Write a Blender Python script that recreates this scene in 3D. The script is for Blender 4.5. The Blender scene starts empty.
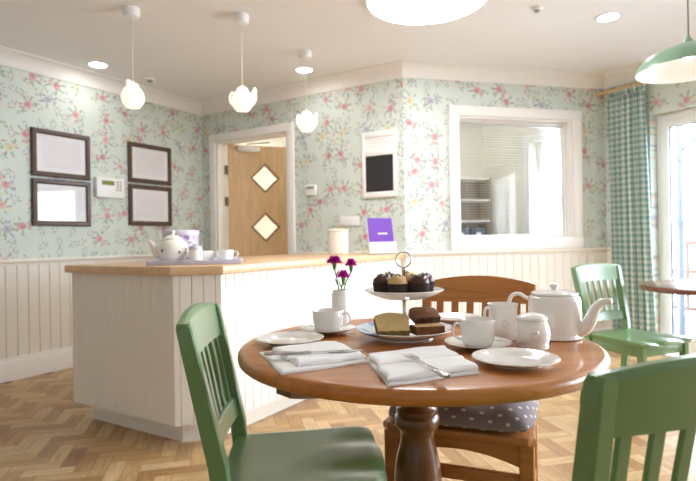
import bpy, bmesh, math, random
from mathutils import Vector, Matrix
random.seed(7)
scene = bpy.context.scene
COL = scene.collection
PI = math.pi

# ------------------------------------------------------------------ helpers
def finish(bm, ang=38):
    bmesh.ops.remove_doubles(bm, verts=bm.verts[:], dist=1e-6)
    bmesh.ops.recalc_face_normals(bm, faces=bm.faces[:])
    lim = math.radians(ang)
    for f in bm.faces: f.smooth = True
    for e in bm.edges:
        if len(e.link_faces) == 2:
            e.smooth = e.calc_face_angle(0) < lim
        else:
            e.smooth = False

def obj(name, bm, mat, parent=None, loc=None, rz=None, ang=38, norm=True):
    if norm: finish(bm, ang)
    me = bpy.data.meshes.new(name); bm.to_mesh(me); bm.free()
    if mat: me.materials.append(mat)
    o = bpy.data.objects.new(name, me); COL.objects.link(o)
    if parent: o.parent = parent
    if loc is not None: o.location = loc
    if rz is not None: o.rotation_euler = (0, 0, rz)
    return o

def tag(o, label, cat, group=None, kind=None):
    o['label'] = label; o['category'] = cat
    if group: o['group'] = group
    if kind: o['kind'] = kind
    return o

def thing(name, label, cat, loc=(0, 0, 0), rz=0, group=None):
    o = bpy.data.objects.new(name, None); COL.objects.link(o)
    o.empty_display_size = .05
    o.location = loc; o.rotation_euler = (0, 0, rz)
    return tag(o, label, cat, group)

def struct(name, bm, mat, label, loc=None, rz=None, parent=None, ang=38, norm=True):
    o = obj(name, bm, mat, parent, loc, rz, ang, norm)
    if parent is None:
        o['kind'] = 'structure'; o['label'] = label; o['category'] = name.split('_')[0]
    return o

def dup(root, loc, rz, label, group=None):
    r = root.copy(); COL.objects.link(r); r.location = loc; r.rotation_euler = (0, 0, rz)
    r['label'] = label
    if group: r['group'] = group
    for ch in root.children:
        c = ch.copy(); COL.objects.link(c); c.parent = r
        for g in ch.children:
            d = g.copy(); COL.objects.link(d); d.parent = c
    return r

def NB(): return bmesh.new()

def box(bm, x0, x1, y0, y1, z0, z1, bev=0, seg=2, M=None):
    vs = [bm.verts.new((x, y, z)) for z in (z0, z1) for y in (y0, y1) for x in (x0, x1)]
    fs = [(0,2,3,1),(4,5,7,6),(0,1,5,4),(2,6,7,3),(0,4,6,2),(1,3,7,5)]
    faces = [bm.faces.new([vs[i] for i in f]) for f in fs]
    if bev:
        es = list({e for f in faces for e in f.edges})
        r = bmesh.ops.bevel(bm, geom=es, offset=bev, segments=seg, affect='EDGES', profile=.5)
        vs = list({v for f in r['faces'] for v in f.verts} | {v for v in vs if v.is_valid})
    if M is not None:
        bmesh.ops.transform(bm, matrix=M, verts=[v for v in vs if v.is_valid])
    return vs

def rings(bm, rr, close=True, cap=True):
    """join a list of vertex rings (lists of coordinates)"""
    R = [[bm.verts.new(p) for p in r] for r in rr]
    n = len(R[0])
    for a, b in zip(R, R[1:]):
        for i in range(n if close else n - 1):
            j = (i + 1) % n
            bm.faces.new((a[i], a[j], b[j], b[i]))
    if cap:
        bm.faces.new(R[0][::-1]); bm.faces.new(R[-1])
    return R

def lathe(bm, prof, seg=40, cx=0, cy=0, z0=0, M=None):
    start = len(bm.verts)
    R = []; new = []
    for (r, z) in prof:
        if r < 1e-6:
            v = bm.verts.new((cx, cy, z0 + z)); R.append([v]); new.append(v)
        else:
            ring = [bm.verts.new((cx + r*math.cos(2*PI*i/seg), cy + r*math.sin(2*PI*i/seg), z0 + z)) for i in range(seg)]
            R.append(ring); new += ring
    for a, b in zip(R, R[1:]):
        for i in range(seg):
            j = (i + 1) % seg
            if len(a) == 1 and len(b) == 1: continue
            if len(a) == 1: bm.faces.new((a[0], b[j], b[i]))
            elif len(b) == 1: bm.faces.new((a[i], a[j], b[0]))
            else: bm.faces.new((a[i], a[j], b[j], b[i]))
    if M is not None: bmesh.ops.transform(bm, matrix=M, verts=new)
    return new

def tube(bm, pts, rad, seg=12, flat=1.0, cap=True):
    pts = [Vector(p) for p in pts]
    if not isinstance(rad, (list, tuple)): rad = [rad]*len(pts)
    up = None; rr = []
    for i, p in enumerate(pts):
        t = (pts[min(i+1, len(pts)-1)] - pts[max(i-1, 0)]).normalized()
        if up is None:
            up = Vector((0, 0, 1)) if abs(t.z) < .9 else Vector((0, 1, 0))
        n = (up - t*up.dot(t)).normalized(); up = n
        b = t.cross(n)
        rr.append([p + n*(rad[i]*math.cos(2*PI*k/seg))*flat + b*(rad[i]*math.sin(2*PI*k/seg)) for k in range(seg)])
    rings(bm, rr, True, cap)

def torus(bm, R, r, seg=32, s2=10, M=None):
    rr = []
    for i in range(seg):
        a = 2*PI*i/seg
        rr.append([Vector(((R + r*math.cos(2*PI*k/s2))*math.cos(a), (R + r*math.cos(2*PI*k/s2))*math.sin(a), r*math.sin(2*PI*k/s2))) for k in range(s2)])
    if M is not None: rr = [[M @ v for v in x] for x in rr]
    V = [[bm.verts.new(p) for p in x] for x in rr]
    for i in range(seg):
        a, b = V[i], V[(i+1) % seg]
        for k in range(s2):
            l = (k+1) % s2
            bm.faces.new((a[k], b[k], b[l], a[l]))

def smooth_path(pts, n=8):
    P = [Vector(p) for p in pts]; out = []
    Q = [P[0]*2 - P[1]] + P + [P[-1]*2 - P[-2]]
    for i in range(1, len(Q)-2):
        for k in range(n):
            t = k/n
            a, b, c, d = Q[i-1], Q[i], Q[i+1], Q[i+2]
            out.append(.5*((2*b) + (c-a)*t + (2*a-5*b+4*c-d)*t*t + (3*b-a-3*c+d)*t**3))
    out.append(P[-1]); return out

def bar(bm, pts, hx, hy, bev=.004):
    """post with rectangular section through points (x,y,z); hx, hy half sizes (or lists)"""
    if not isinstance(hx, (list, tuple)): hx = [hx]*len(pts)
    if not isinstance(hy, (list, tuple)): hy = [hy]*len(pts)
    rr = []
    for (x, y, z), a, b in zip(pts, hx, hy):
        c = bev
        rr.append([(x+sx*a+dx*c, y+sy*b+dy*c, z) for sx, sy, dx, dy in
                   ((-1,-1,1,0),(1,-1,-1,0),(1,-1,0,1),(1,1,0,-1),(1,1,-1,0),(-1,1,1,0),(-1,1,0,-1),(-1,-1,0,1))])
    rings(bm, rr)

def surf_solid(bm, top, bot, nu, nv):
    """closed solid between two height-field like functions top(u,v), bot(u,v)"""
    T = [[bm.verts.new(top(i/nu, j/nv)) for j in range(nv+1)] for i in range(nu+1)]
    B = [[bm.verts.new(bot(i/nu, j/nv)) for j in range(nv+1)] for i in range(nu+1)]
    for i in range(nu):
        for j in range(nv):
            bm.faces.new((T[i][j], T[i+1][j], T[i+1][j+1], T[i][j+1]))
            bm.faces.new((B[i][j], B[i][j+1], B[i+1][j+1], B[i+1][j]))
    for i in range(nu):
        bm.faces.new((T[i][0], B[i][0], B[i+1][0], T[i+1][0]))
        bm.faces.new((T[i][nv], T[i+1][nv], B[i+1][nv], B[i][nv]))
    for j in range(nv):
        bm.faces.new((T[0][j], T[0][j+1], B[0][j+1], B[0][j]))
        bm.faces.new((T[nu][j], B[nu][j], B[nu][j+1], T[nu][j+1]))

def prism(bm, pts, z0, z1, bev=0):
    a = [bm.verts.new((x, y, z0)) for x, y in pts]; b = [bm.verts.new((x, y, z1)) for x, y in pts]
    n = len(pts)
    fs = [bm.faces.new(a[::-1]), bm.faces.new(b)]
    for i in range(n):
        j = (i+1) % n
        fs.append(bm.faces.new((a[i], a[j], b[j], b[i])))
    if bev:
        es = list({e for e in fs[1].edges} | {e for e in fs[0].edges})
        bmesh.ops.bevel(bm, geom=es, offset=bev, segments=2, affect='EDGES', profile=.5)

# ------------------------------------------------------------------ materials
def lin(c):
    def f(v):
        v /= 255.0
        return v/12.92 if v <= .04045 else ((v+.055)/1.055)**2.4
    return (f(c[0]), f(c[1]), f(c[2]), 1)

class NT:
    def __init__(self, name):
        self.m = bpy.data.materials.new(name); self.m.use_nodes = True
        self.t = self.m.node_tree; self.t.nodes.clear()
        self.out = self.n('ShaderNodeOutputMaterial')
    def n(self, typ, **kw):
        x = self.t.nodes.new(typ)
        for k, v in kw.items(): setattr(x, k, v)
        return x
    def l(self, a, b): self.t.links.new(a, b)
    def put(self, sock, v):
        if isinstance(v, bpy.types.NodeSocket): self.l(v, sock)
        elif v is not None: sock.default_value = v
    def math(self, op, a, b=None, c=None, clamp=False):
        x = self.n('ShaderNodeMath', operation=op, use_clamp=clamp)
        self.put(x.inputs[0], a)
        if b is not None: self.put(x.inputs[1], b)
        if c is not None: self.put(x.inputs[2], c)
        return x.outputs[0]
    def vec(self, op, a, b=None):
        x = self.n('ShaderNodeVectorMath', operation=op)
        self.put(x.inputs[0], a)
        if b is not None: self.put(x.inputs[1], b)
        return x.outputs['Value'] if op in ('LENGTH', 'DISTANCE', 'DOT_PRODUCT') else x.outputs[0]
    def mix(self, fac, a, b, blend='MIX'):
        x = self.n('ShaderNodeMix', data_type='RGBA', blend_type=blend)
        self.put(x.inputs[0], fac); self.put(x.inputs[6], a); self.put(x.inputs[7], b)
        return x.outputs[2]
    def smooth(self, v, lo, hi, a=1.0, b=0.0):
        x = self.n('ShaderNodeMapRange', interpolation_type='SMOOTHSTEP')
        self.put(x.inputs[0], v); x.inputs[1].default_value = lo; x.inputs[2].default_value = hi
        x.inputs[3].default_value = a; x.inputs[4].default_value = b
        return x.outputs[0]
    def noise(self, vec, scale, detail=3, rough=.5, dist=0):
        x = self.n('ShaderNodeTexNoise')
        self.put(x.inputs['Vector'], vec); x.inputs['Scale'].default_value = scale
        x.inputs['Detail'].default_value = detail; x.inputs['Roughness'].default_value = rough
        x.inputs['Distortion'].default_value = dist
        return x.outputs['Fac']
    def ramp(self, fac, stops):
        x = self.n('ShaderNodeValToRGB'); self.put(x.inputs[0], fac)
        while len(x.color_ramp.elements) < len(stops): x.color_ramp.elements.new(.5)
        for e, (p, c) in zip(x.color_ramp.elements, stops): e.position = p; e.color = c
        return x.outputs[0]
    def coord(self, which='Object'): return self.n('ShaderNodeTexCoord').outputs[which]
    def scale(self, v, s):
        x = self.n('ShaderNodeMapping'); self.put(x.inputs[0], v); x.inputs['Scale'].default_value = s
        return x.outputs[0]
    def bsdf(self, color, rough=.5, spec=.5, metal=0, coat=0, bump=None, bs=.2, bd=.002, trans=0, sheen=0, coat_r=.05, sss=0):
        b = self.n('ShaderNodeBsdfPrincipled')
        self.put(b.inputs['Base Color'], color); self.put(b.inputs['Roughness'], rough)
        b.inputs['Specular IOR Level'].default_value = spec
        b.inputs['Metallic'].default_value = metal
        b.inputs['Coat Weight'].default_value = coat; b.inputs['Coat Roughness'].default_value = coat_r
        b.inputs['Transmission Weight'].default_value = trans
        b.inputs['Sheen Weight'].default_value = sheen
        if sss:
            b.inputs['Subsurface Weight'].default_value = sss; b.inputs['Subsurface Scale'].default_value = .01
        if bump is not None:
            u = self.n('ShaderNodeBump'); u.inputs['Strength'].default_value = bs; u.inputs['Distance'].default_value = bd
            self.put(u.inputs['Height'], bump); self.l(u.outputs[0], b.inputs['Normal'])
        self.l(b.outputs[0], self.out.inputs[0]); self.b = b
        return self.m

def plain(name, c, rough=.5, var=.03, scale=30, **kw):
    t = NT(name); col = lin(c)
    n = t.noise(t.coord(), scale, 3)
    dark = tuple(v*(1-var) for v in col[:3]) + (1,)
    cc = t.mix(n, dark, col)
    return t.bsdf(cc, rough, **kw)

def wood(name, c1, c2, c3, axis='X', rough=.35, coat=.3, freq=1.0, spec=.5, coat_r=.12):
    t = NT(name); v = t.coord()
    s = {'X': (1.2, 14, 14), 'Y': (14, 1.2, 14), 'Z': (14, 14, 1.2)}[axis]
    v = t.scale(v, tuple(a*freq for a in s))
    n = t.noise(v, 1.6, 5, .6, 1.2)
    n2 = t.noise(t.scale(v, (3, 3, 3)), 3, 3, .6)
    f = t.math('ADD', t.math('MULTIPLY', n, .75), t.math('MULTIPLY', n2, .25))
    col = t.ramp(f, [(.3, lin(c1)), (.5, lin(c2)), (.7, lin(c3))])
    return t.bsdf(col, rough, spec=spec, coat=coat, bump=f, bs=.05, coat_r=coat_r)

def emit(name, c, strength):
    t = NT(name); e = t.n('ShaderNodeEmission'); e.inputs[0].default_value = lin(c); e.inputs[1].default_value = strength
    t.l(e.outputs[0], t.out.inputs[0]); return t.m

def glow(name, c, base, strength, rough=.3):
    t = NT(name); m = t.bsdf(lin(base), rough)
    t.b.inputs['Emission Color'].default_value = lin(c); t.b.inputs['Emission Strength'].default_value = strength
    return m

def pane(name, refl=.06):
    t = NT(name)
    tr = t.n('ShaderNodeBsdfTransparent'); gl = t.n('ShaderNodeBsdfGlossy'); gl.inputs['Roughness'].default_value = .01
    tr.inputs[0].default_value = (.99, .995, .993, 1)
    lw = t.n('ShaderNodeLayerWeight'); lw.inputs[0].default_value = .25
    f = t.math('ADD', t.math('MULTIPLY', lw.outputs['Fresnel'], .6), refl*.3, clamp=True)
    mx = t.n('ShaderNodeMixShader'); t.l(f, mx.inputs[0]); t.l(tr.outputs[0], mx.inputs[1]); t.l(gl.outputs[0], mx.inputs[2])
    t.l(mx.outputs[0], t.out.inputs[0]); return t.m

def wallpaper():
    t = NT('floral_wallpaper')
    sep = t.n('ShaderNodeSeparateXYZ'); t.l(t.coord(), sep.inputs[0])
    cmb = t.n('ShaderNodeCombineXYZ'); t.l(sep.outputs[0], cmb.inputs[0]); t.l(sep.outputs[2], cmb.inputs[1])
    p = cmb.outputs[0]
    wob = t.n('ShaderNodeTexNoise'); t.l(p, wob.inputs['Vector']); wob.inputs['Scale'].default_value = 45; wob.inputs['Detail'].default_value = 2
    w = t.vec('MULTIPLY', t.vec('SUBTRACT', wob.outputs['Color'], (.5, .5, .5)), (.013, .013, 0))
    pw = t.vec('ADD', p, w)
    base = t.mix(t.noise(p, 6, 2), lin((208, 219, 211)), lin((216, 224, 217)))
    col = base
    fine = t.noise(p, 140, 2)
    def layer(col, scale, off, blobs, gate, petals):
        po = t.vec('ADD', pw, off)
        vo = t.n('ShaderNodeTexVoronoi', voronoi_dimensions='2D', feature='F1'); t.l(po, vo.inputs['Vector'])
        vo.inputs['Scale'].default_value = scale; vo.inputs['Randomness'].default_value = .62
        loc = t.vec('SUBTRACT', po, vo.outputs['Position'])
        cs = t.n('ShaderNodeSeparateColor'); t.l(vo.outputs['Color'], cs.inputs[0])
        rot = t.n('ShaderNodeVectorRotate', rotation_type='Z_AXIS'); t.l(loc, rot.inputs['Vector'])
        t.l(t.math('MULTIPLY', cs.outputs[0], 6.283), rot.inputs['Angle'])
        q = rot.outputs[0]
        g = t.math('GREATER_THAN', cs.outputs[2], gate)
        pet = t.ramp(cs.outputs[1], petals); pet.node.color_ramp.interpolation = 'CONSTANT'
        for (cx, cy, rx, ry, ang, kind, op) in blobs:
            mp = t.n('ShaderNodeMapping', vector_type='TEXTURE'); t.l(q, mp.inputs[0])
            mp.inputs['Location'].default_value = (cx, cy, 0); mp.inputs['Rotation'].default_value = (0, 0, ang); mp.inputs['Scale'].default_value = (rx, ry, 1)
            d = t.vec('LENGTH', mp.outputs[0])
            m = t.math('MULTIPLY', t.smooth(d, .72, 1.05), g)
            m = t.math('MULTIPLY', m, t.math('MULTIPLY', t.smooth(fine, .3, .6, .55, 1.0), op*.74))
            if kind == 'petal': c = pet
            elif kind == 'heart': c = t.mix(.5, pet, lin((178, 42, 76)), 'MULTIPLY')
            elif kind == 'leaf': c = lin((128, 150, 124))
            elif kind == 'dark': c = lin((104, 112, 108))
            elif kind == 'blue': c = lin((128, 134, 172))
            elif kind == 'yellow': c = lin((222, 206, 120))
            else: c = lin((232, 168, 172))
            col = t.mix(m, col, c)
        return col
    P1 = [(0, lin((216, 122, 136))), (.40, lin((226, 158, 160))), (.62, lin((222, 208, 140))), (.76, lin((170, 160, 190))), (.86, lin((204, 104, 122)))]
    B2 = [(-.03, .0, .026, .009, .4, 'leaf', .8), (.03, .008, .02, .008, -.5, 'leaf', .8), (.0, .02, .012, .012, 0, 'blush', .85),
          (.018, -.018, .010, .010, 0, 'blue', .8), (-.012, -.02, .014, .006, 1.2, 'dark', .8), (.045, -.012, .009, .008, 0, 'blush', .8)]
    col = layer(col, 9.0, (3.17, 1.3, 0), B2, .28, P1)
    B1 = [(-.058, .006, .032, .011, .3, 'leaf', .8), (.05, .04, .03, .011, .9, 'leaf', .8), (.012, -.056, .028, .011, 1.6, 'leaf', .85),
          (-.035, -.04, .022, .009, .9, 'dark', .85), (.06, -.012, .02, .008, -.3, 'dark', .8), (-.03, .055, .02, .008, 2.2, 'dark', .7),
          (.058, .012, .02, .018, 0, 'petal', .85), (-.066, .04, .014, .013, 0, 'yellow', .85), (-.05, -.055, .012, .011, 0, 'blue', .85),
          (.0, .0, .038, .034, .2, 'petal', .9), (.004, -.004, .02, .016, .5, 'heart', .6), (.09, .05, .022, .012, .7, 'leaf', .7), (-.095, -.02, .020, .010, -.6, 'leaf', .7), (.085, -.045, .012, .010, 0, 'yellow', .8), (.03, -.075, .013, .011, .2, 'blush', .9)]
    col = layer(col, 4.6, (.4, .23, 0), B1, .10, P1)
    return t.bsdf(col, .75, spec=.2)

def parquet():
    t = NT('oak_parquet')
    a = t.n('ShaderNodeAttribute', attribute_name='rnd')
    uv = t.n('ShaderNodeUVMap').outputs[0]
    n = t.noise(t.scale(uv, (5, 42, 1)), 1.0, 4, .6, .8)
    base = t.ramp(a.outputs['Fac'], [(0, lin((164, 124, 78))), (.3, lin((184, 146, 98))), (.6, lin((198, 164, 116))), (.85, lin((208, 178, 134))), (1, lin((152, 112, 68)))])
    g = t.ramp(n, [(.3, (.62, .58, .52, 1)), (.6, (1, 1, 1, 1))])
    col = t.mix(.8, base, g, 'MULTIPLY')
    return t.bsdf(col, .34, spec=.4, bump=n, bs=.06, bd=.001)

def gingham():
    t = NT('gingham_cloth')
    sep = t.n('ShaderNodeSeparateXYZ'); t.l(t.n('ShaderNodeUVMap').outputs[0], sep.inputs[0])
    def stripe(s):
        f = t.math('FRACT', t.math('MULTIPLY', s, 1/.052))
        return t.math('LESS_THAN', f, .5)
    k = t.math('MULTIPLY', t.math('ADD', stripe(sep.outputs[0]), stripe(sep.outputs[1])), .5)
    col = t.ramp(k, [(0, lin((242, 244, 238))), (.5, lin((204, 224, 218))), (1, lin((152, 188, 180)))])
    b = t.n('ShaderNodeBsdfPrincipled'); t.l(col, b.inputs['Base Color']); b.inputs['Roughness'].default_value = .9
    b.inputs['Specular IOR Level'].default_value = .1
    tl = t.n('ShaderNodeBsdfTranslucent'); t.l(col, tl.inputs[0])
    mx = t.n('ShaderNodeMixShader'); mx.inputs[0].default_value = .3
    t.l(b.outputs[0], mx.inputs[1]); t.l(tl.outputs[0], mx.inputs[2]); t.l(mx.outputs[0], t.out.inputs[0])
    return t.m

def dotted():
    t = NT('grey_dotted_cotton')
    sep = t.n('ShaderNodeSeparateXYZ'); t.l(t.n('ShaderNodeUVMap').outputs[0], sep.inputs[0])
    def cell(s, k): return t.math('SUBTRACT', t.math('FRACT', t.math('MULTIPLY', s, k)), .5)
    row = t.math('FLOOR', t.math('MULTIPLY', sep.outputs[1], 26))
    sh = t.math('MULTIPLY', t.math('MODULO', row, 2), .5)
    fx = t.math('SUBTRACT', t.math('FRACT', t.math('ADD', t.math('MULTIPLY', sep.outputs[0], 18), sh)), .5)
    fy = cell(sep.outputs[1], 26)
    d = t.math('SQRT', t.math('ADD', t.math('POWER', t.math('MULTIPLY', fx, 1/18), 2), t.math('POWER', t.math('MULTIPLY', fy, 1/26), 2)))
    m = t.smooth(d, .006, .0085)
    col = t.mix(m, lin((140, 130, 132)), lin((222, 216, 212)))
    return t.bsdf(col, .9, spec=.15, bump=t.noise(t.coord(), 60, 3), bs=.2)

MAT = {}
MAT['paper'] = wallpaper()
MAT['floor'] = parquet()
MAT['grout'] = plain('floor_joint', (128, 94, 58), .7)
MAT['ceiling'] = plain('ceiling_paint', (240, 239, 238), .9, .01, spec=.1)
MAT['cream'] = plain('cream_panel_paint', (238, 232, 222), .5, .015, spec=.35)
MAT['white'] = plain('white_gloss_paint', (244, 242, 238), .35, .01)
MAT['coving'] = plain('coving_paint', (244, 242, 238), .7, .01, spec=.2)
MAT['officewall'] = plain('office_paint', (240, 234, 222), .85, .01, spec=.1)
MAT['oak'] = wood('oak_worktop', (204, 164, 120), (218, 180, 138), (228, 194, 156), 'X', .4, .15)
MAT['oakdoor'] = wood('oak_door_veneer', (204, 166, 122), (216, 182, 138), (226, 196, 156), 'Z', .5, .1)
MAT['table'] = wood('honey_stained_wood', (158, 92, 28), (184, 114, 40), (202, 132, 56), 'X', .33, .35, .8)
MAT['tabledark'] = wood('brown_stained_wood', (92, 54, 24), (110, 66, 30), (126, 80, 40), 'Z', .28, .4)
MAT['chairwood'] = wood('chair_stained_wood', (166, 106, 48), (188, 126, 62), (202, 142, 76), 'X', .36, .25)
MAT['redwood'] = wood('cafe_table_wood', (96, 54, 34), (112, 66, 44), (128, 80, 54), 'X', .25, .5)
MAT['green'] = plain('green_chair_paint', (106, 142, 90), .3, .05, 12, coat=.35, coat_r=.12)
MAT['bead'] = wood('dark_oak_bead', (112, 78, 50), (130, 92, 60), (146, 106, 72), 'Z', .5, .1)
MAT['frame'] = wood('dark_frame_wood', (70, 48, 38), (82, 58, 46), (94, 68, 54), 'X', .4, .1)
MAT['mat'] = plain('picture_mount', (250, 247, 248), .8, .01)
MAT['china'] = plain('white_glazed_china', (246, 244, 240), .12, .005, coat=.5)
MAT['creamchina'] = plain('cream_glazed_china', (246, 242, 230), .15, .01, coat=.4)
MAT['linen'] = plain('white_linen', (246, 246, 246), .95, .02, 200, spec=.1)
MAT['steel'] = plain('polished_steel', (205, 205, 208), .16, .02, metal=1)
MAT['brass'] = plain('satin_nickel', (176, 168, 156), .3, .02, metal=1)
MAT['pine'] = wood('pine_pole', (206, 170, 116), (218, 186, 134), (228, 198, 150), 'X', .5, .1)
MAT['glass'] = pane('window_pane')
MAT['gingham'] = gingham()
MAT['dots'] = dotted()
MAT['plastic'] = plain('white_plastic', (240, 239, 238), .35, .01)
MAT['palegrey'] = plain('pale_grey_paint', (222, 224, 228), .8)
MAT['lcd'] = plain('green_display', (126, 134, 62), .2, .02)
MAT['greypl'] = plain('grey_plastic', (150, 150, 146), .4, .03)
MAT['board'] = plain('chalkboard_black', (42, 38, 42), .6, .1, 40)
MAT['purple'] = plain('purple_print', (116, 72, 176), .35, .06, 20)
MAT['print'] = plain('pale_pink_print', (247, 241, 244), .8, .06, 7, spec=.2)
MAT['stem'] = plain('green_stem', (92, 140, 62), .5, .15, 60)
MAT['petal'] = plain('magenta_petal', (236, 44, 204), .6, .15, 90)
MAT['choc'] = plain('chocolate_icing', (84, 50, 38), .4, .3, 120)
MAT['case'] = plain('brown_paper_case', (56, 36, 30), .8, .2, 120)
MAT['cream_icing'] = plain('coffee_buttercream', (222, 184, 122), .5, .2, 90)
MAT['crust'] = plain('cake_crust', (124, 74, 36), .8, .3, 90)
MAT['crumb'] = plain('pale_sponge', (222, 180, 124), .9, .2, 260)
MAT['pistachio'] = plain('courgette_sponge', (236, 206, 146), .9, .3, 260)
MAT['greencrust'] = plain('olive_cake_crust', (140, 116, 54), .8, .4, 110)
MAT['acrylic'] = plain('clear_holder_front', (246, 244, 248), .2, .01)
MAT['pgreen'] = plain('sage_enamel', (134, 168, 142), .3, .03, coat=.4)
MAT['pwhite'] = plain('white_enamel', (244, 244, 244), .4, .01)
MAT['cord'] = plain('pendant_flex', (226, 218, 196), .6)
MAT['greycord'] = plain('grey_flex', (110, 110, 110), .6)
MAT['shade'] = glow('glowing_bone_china', (255, 248, 234), (246, 240, 226), .2)
MAT['lamp'] = emit('downlight_diffuser', (255, 252, 250), 16)
MAT['bigl'] = emit('ceiling_light_diffuser', (250, 251, 255), 9)
MAT['bulb'] = emit('white_bulb', (255, 248, 236), 6)
MAT['deck'] = plain('weathered_deck', (120, 122, 130), .8, .15, 8)
MAT['rail'] = wood('timber_rail', (62, 42, 32), (72, 50, 38), (82, 60, 46), 'Z', .7, 0)
MAT['pole'] = plain('galvanised_pole', (70, 76, 86), .5, .05)
MAT['seal'] = plain('blue_grey_gasket', (92, 104, 136), .5)
MAT['tan'] = plain('tan_laminate', (170, 152, 126), .6)
def tinmat():
    t = NT('lilac_floral_tin'); p = t.scale(t.coord(), (1, 1, 1))
    v = t.n('ShaderNodeTexVoronoi'); t.l(p, v.inputs['Vector']); v.inputs['Scale'].default_value = 26
    m = t.smooth(v.outputs['Distance'], .25, .42)
    c = t.mix(m, lin((196, 180, 216)), lin((122, 84, 150)))
    return t.bsdf(c, .3)
MAT['lilac'] = tinmat()
def bandmat(name, basec, c):
    t = NT(name); v = t.n('ShaderNodeTexVoronoi'); t.l(t.coord(), v.inputs['Vector']); v.inputs['Scale'].default_value = 34
    m = t.smooth(v.outputs['Distance'], .22, .36)
    return t.bsdf(t.mix(m, lin(basec), lin(c)), .15, coat=.4)
MAT['floralchina'] = bandmat('floral_printed_china', (244, 240, 230), (120, 96, 130))
def bluerim():
    t = NT('blue_patterned_china'); p = t.coord()
    v = t.n('ShaderNodeTexVoronoi'); t.l(p, v.inputs['Vector']); v.inputs['Scale'].default_value = 20
    m = t.smooth(v.outputs['Distance'], .2, .5)
    x = t.n('ShaderNodeSeparateXYZ'); t.l(p, x.inputs[0])
    side = t.smooth(x.outputs[0], -.10, -.06)
    col = t.mix(t.math('MULTIPLY', m, side), t.mix(side, lin((246, 245, 243)), lin((206, 222, 236))), lin((120, 158, 200)))
    return t.bsdf(col, .12, coat=.5)
MAT['blueplate'] = bluerim()
def traymat():
    return plain('pale_lilac_tray', (208, 206, 222), .4, .06, 20)
MAT['tray'] = traymat()

# ------------------------------------------------------------------ camera (level, slight roll)
cam_d = bpy.data.cameras.new('camera'); cam = bpy.data.objects.new('camera', cam_d); COL.objects.link(cam)
ROLL = .016
cam.matrix_world = Matrix.Translation((0, 0, 1.05)) @ Matrix.Rotation(PI/2, 4, 'X') @ Matrix.Rotation(-ROLL, 4, 'Z')
cam_d.sensor_width = 36; cam_d.lens = 534.1/696*36; cam_d.clip_start = .02
cam_d.dof.use_dof = True; cam_d.dof.focus_distance = 1.5; cam_d.dof.aperture_fstop = 4.0
scene.camera = cam

# ------------------------------------------------------------------ room geometry
A = .549
dl = Vector((math.sin(A), math.cos(A))); dd = Vector((math.cos(A), -math.sin(A)))
db = Vector((math.sin(A+PI/4), math.cos(A+PI/4))); AR = .531
dr = Vector((math.sin(AR), -math.cos(AR)))
C1 = Vector((-1.596, 5.915)); C2 = C1 + dd*2.453; C3 = C2 + db*2.038
C0 = C1 - dl*7.4; C4 = C3 + dr*5.4
C5 = Vector((3.4, -3.0)); C6 = Vector((-3.2, -3.0))
H = 2.57; ZP = 2.456; ZD = .925
POLY = [C0, C1, C2, C3, C4, C5, C6]
NAMES = ['left', 'entrance', 'back', 'right', 'right_rear', 'rear', 'left_rear']
WALLS = []
for i, nme in enumerate(NAMES):
    O = POLY[i]; E = POLY[(i+1) % 7]; d = (E-O)
    WALLS.append((nme, O, d.normalized(), d.length))
def turn(i, j):
    a, b = WALLS[i][2], WALLS[j][2]
    return math.atan2(a.x*b.y-a.y*b.x, a.dot(b))
def rzof(d): return math.atan2(d.y, d.x)
def at(O, d, s, y=0):  # point at s along wall, y metres outside (negative = into the room)
    p = O + d*s + Vector((-d.y, d.x))*y
    return p

HOLES = {'entrance': [(.20, 1.195, 0, 2.145)], 'back': [(.507, 1.68, 1.04, 2.15)],
         'right': [(.43, 2.75, 0, 2.13), (3.0, 5.2, .35, 2.2)]}
T = .16
def wall_mesh(bm, L, holes, thick, z1, s0=0, z0=0):
    S = sorted({s0, L} | {h[0] for h in holes} | {h[1] for h in holes})
    Z = sorted({z0, z1} | {h[2] for h in holes if h[2] > z0} | {h[3] for h in holes})
    def empty(i, j):
        if i < 0 or j < 0 or i >= len(S)-1 or j >= len(Z)-1: return True
        s = (S[i]+S[i+1])/2; z = (Z[j]+Z[j+1])/2
        return any(h[0] < s < h[1] and h[2] < z < h[3] for h in holes)
    def q(*p): bm.faces.new([bm.verts.new(v) for v in p])
    for i in range(len(S)-1):
        for j in range(len(Z)-1):
            if empty(i, j): continue
            a, b, c, d = S[i], S[i+1], Z[j], Z[j+1]
            q((a,0,c),(b,0,c),(b,0,d),(a,0,d)); q((a,thick,c),(a,thick,d),(b,thick,d),(b,thick,c))
            if empty(i-1, j): q((a,0,c),(a,0,d),(a,thick,d),(a,thick,c))
            if empty(i+1, j): q((b,0,c),(b,thick,c),(b,thick,d),(b,0,d))
            if empty(i, j-1): q((a,0,c),(a,thick,c),(b,thick,c),(b,0,c))
            if empty(i, j+1): q((a,0,d),(b,0,d),(b,thick,d),(a,thick,d))
LBL = {'left': 'left wall in pale green floral wallpaper behind the dark picture frames',
       'entrance': 'floral papered wall holding the open oak door',
       'back': 'floral papered wall around the white internal window',
       'right': 'floral papered wall behind the gingham curtain with the glazed doors',
       'right_rear': 'pale grey painted wall outside the frame to the right', 'rear': 'pale grey painted wall behind the camera', 'left_rear': 'pale grey painted wall outside the frame to the left'}
for k, (nme, O, d, L) in enumerate(WALLS):
    bm = NB(); wall_mesh(bm, L, HOLES.get(nme, []), T, H)
    struct('wall_'+nme, bm, MAT['palegrey'] if 'rear' in nme else MAT['paper'], LBL[nme], (O.x, O.y, 0), rzof(d))

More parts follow.
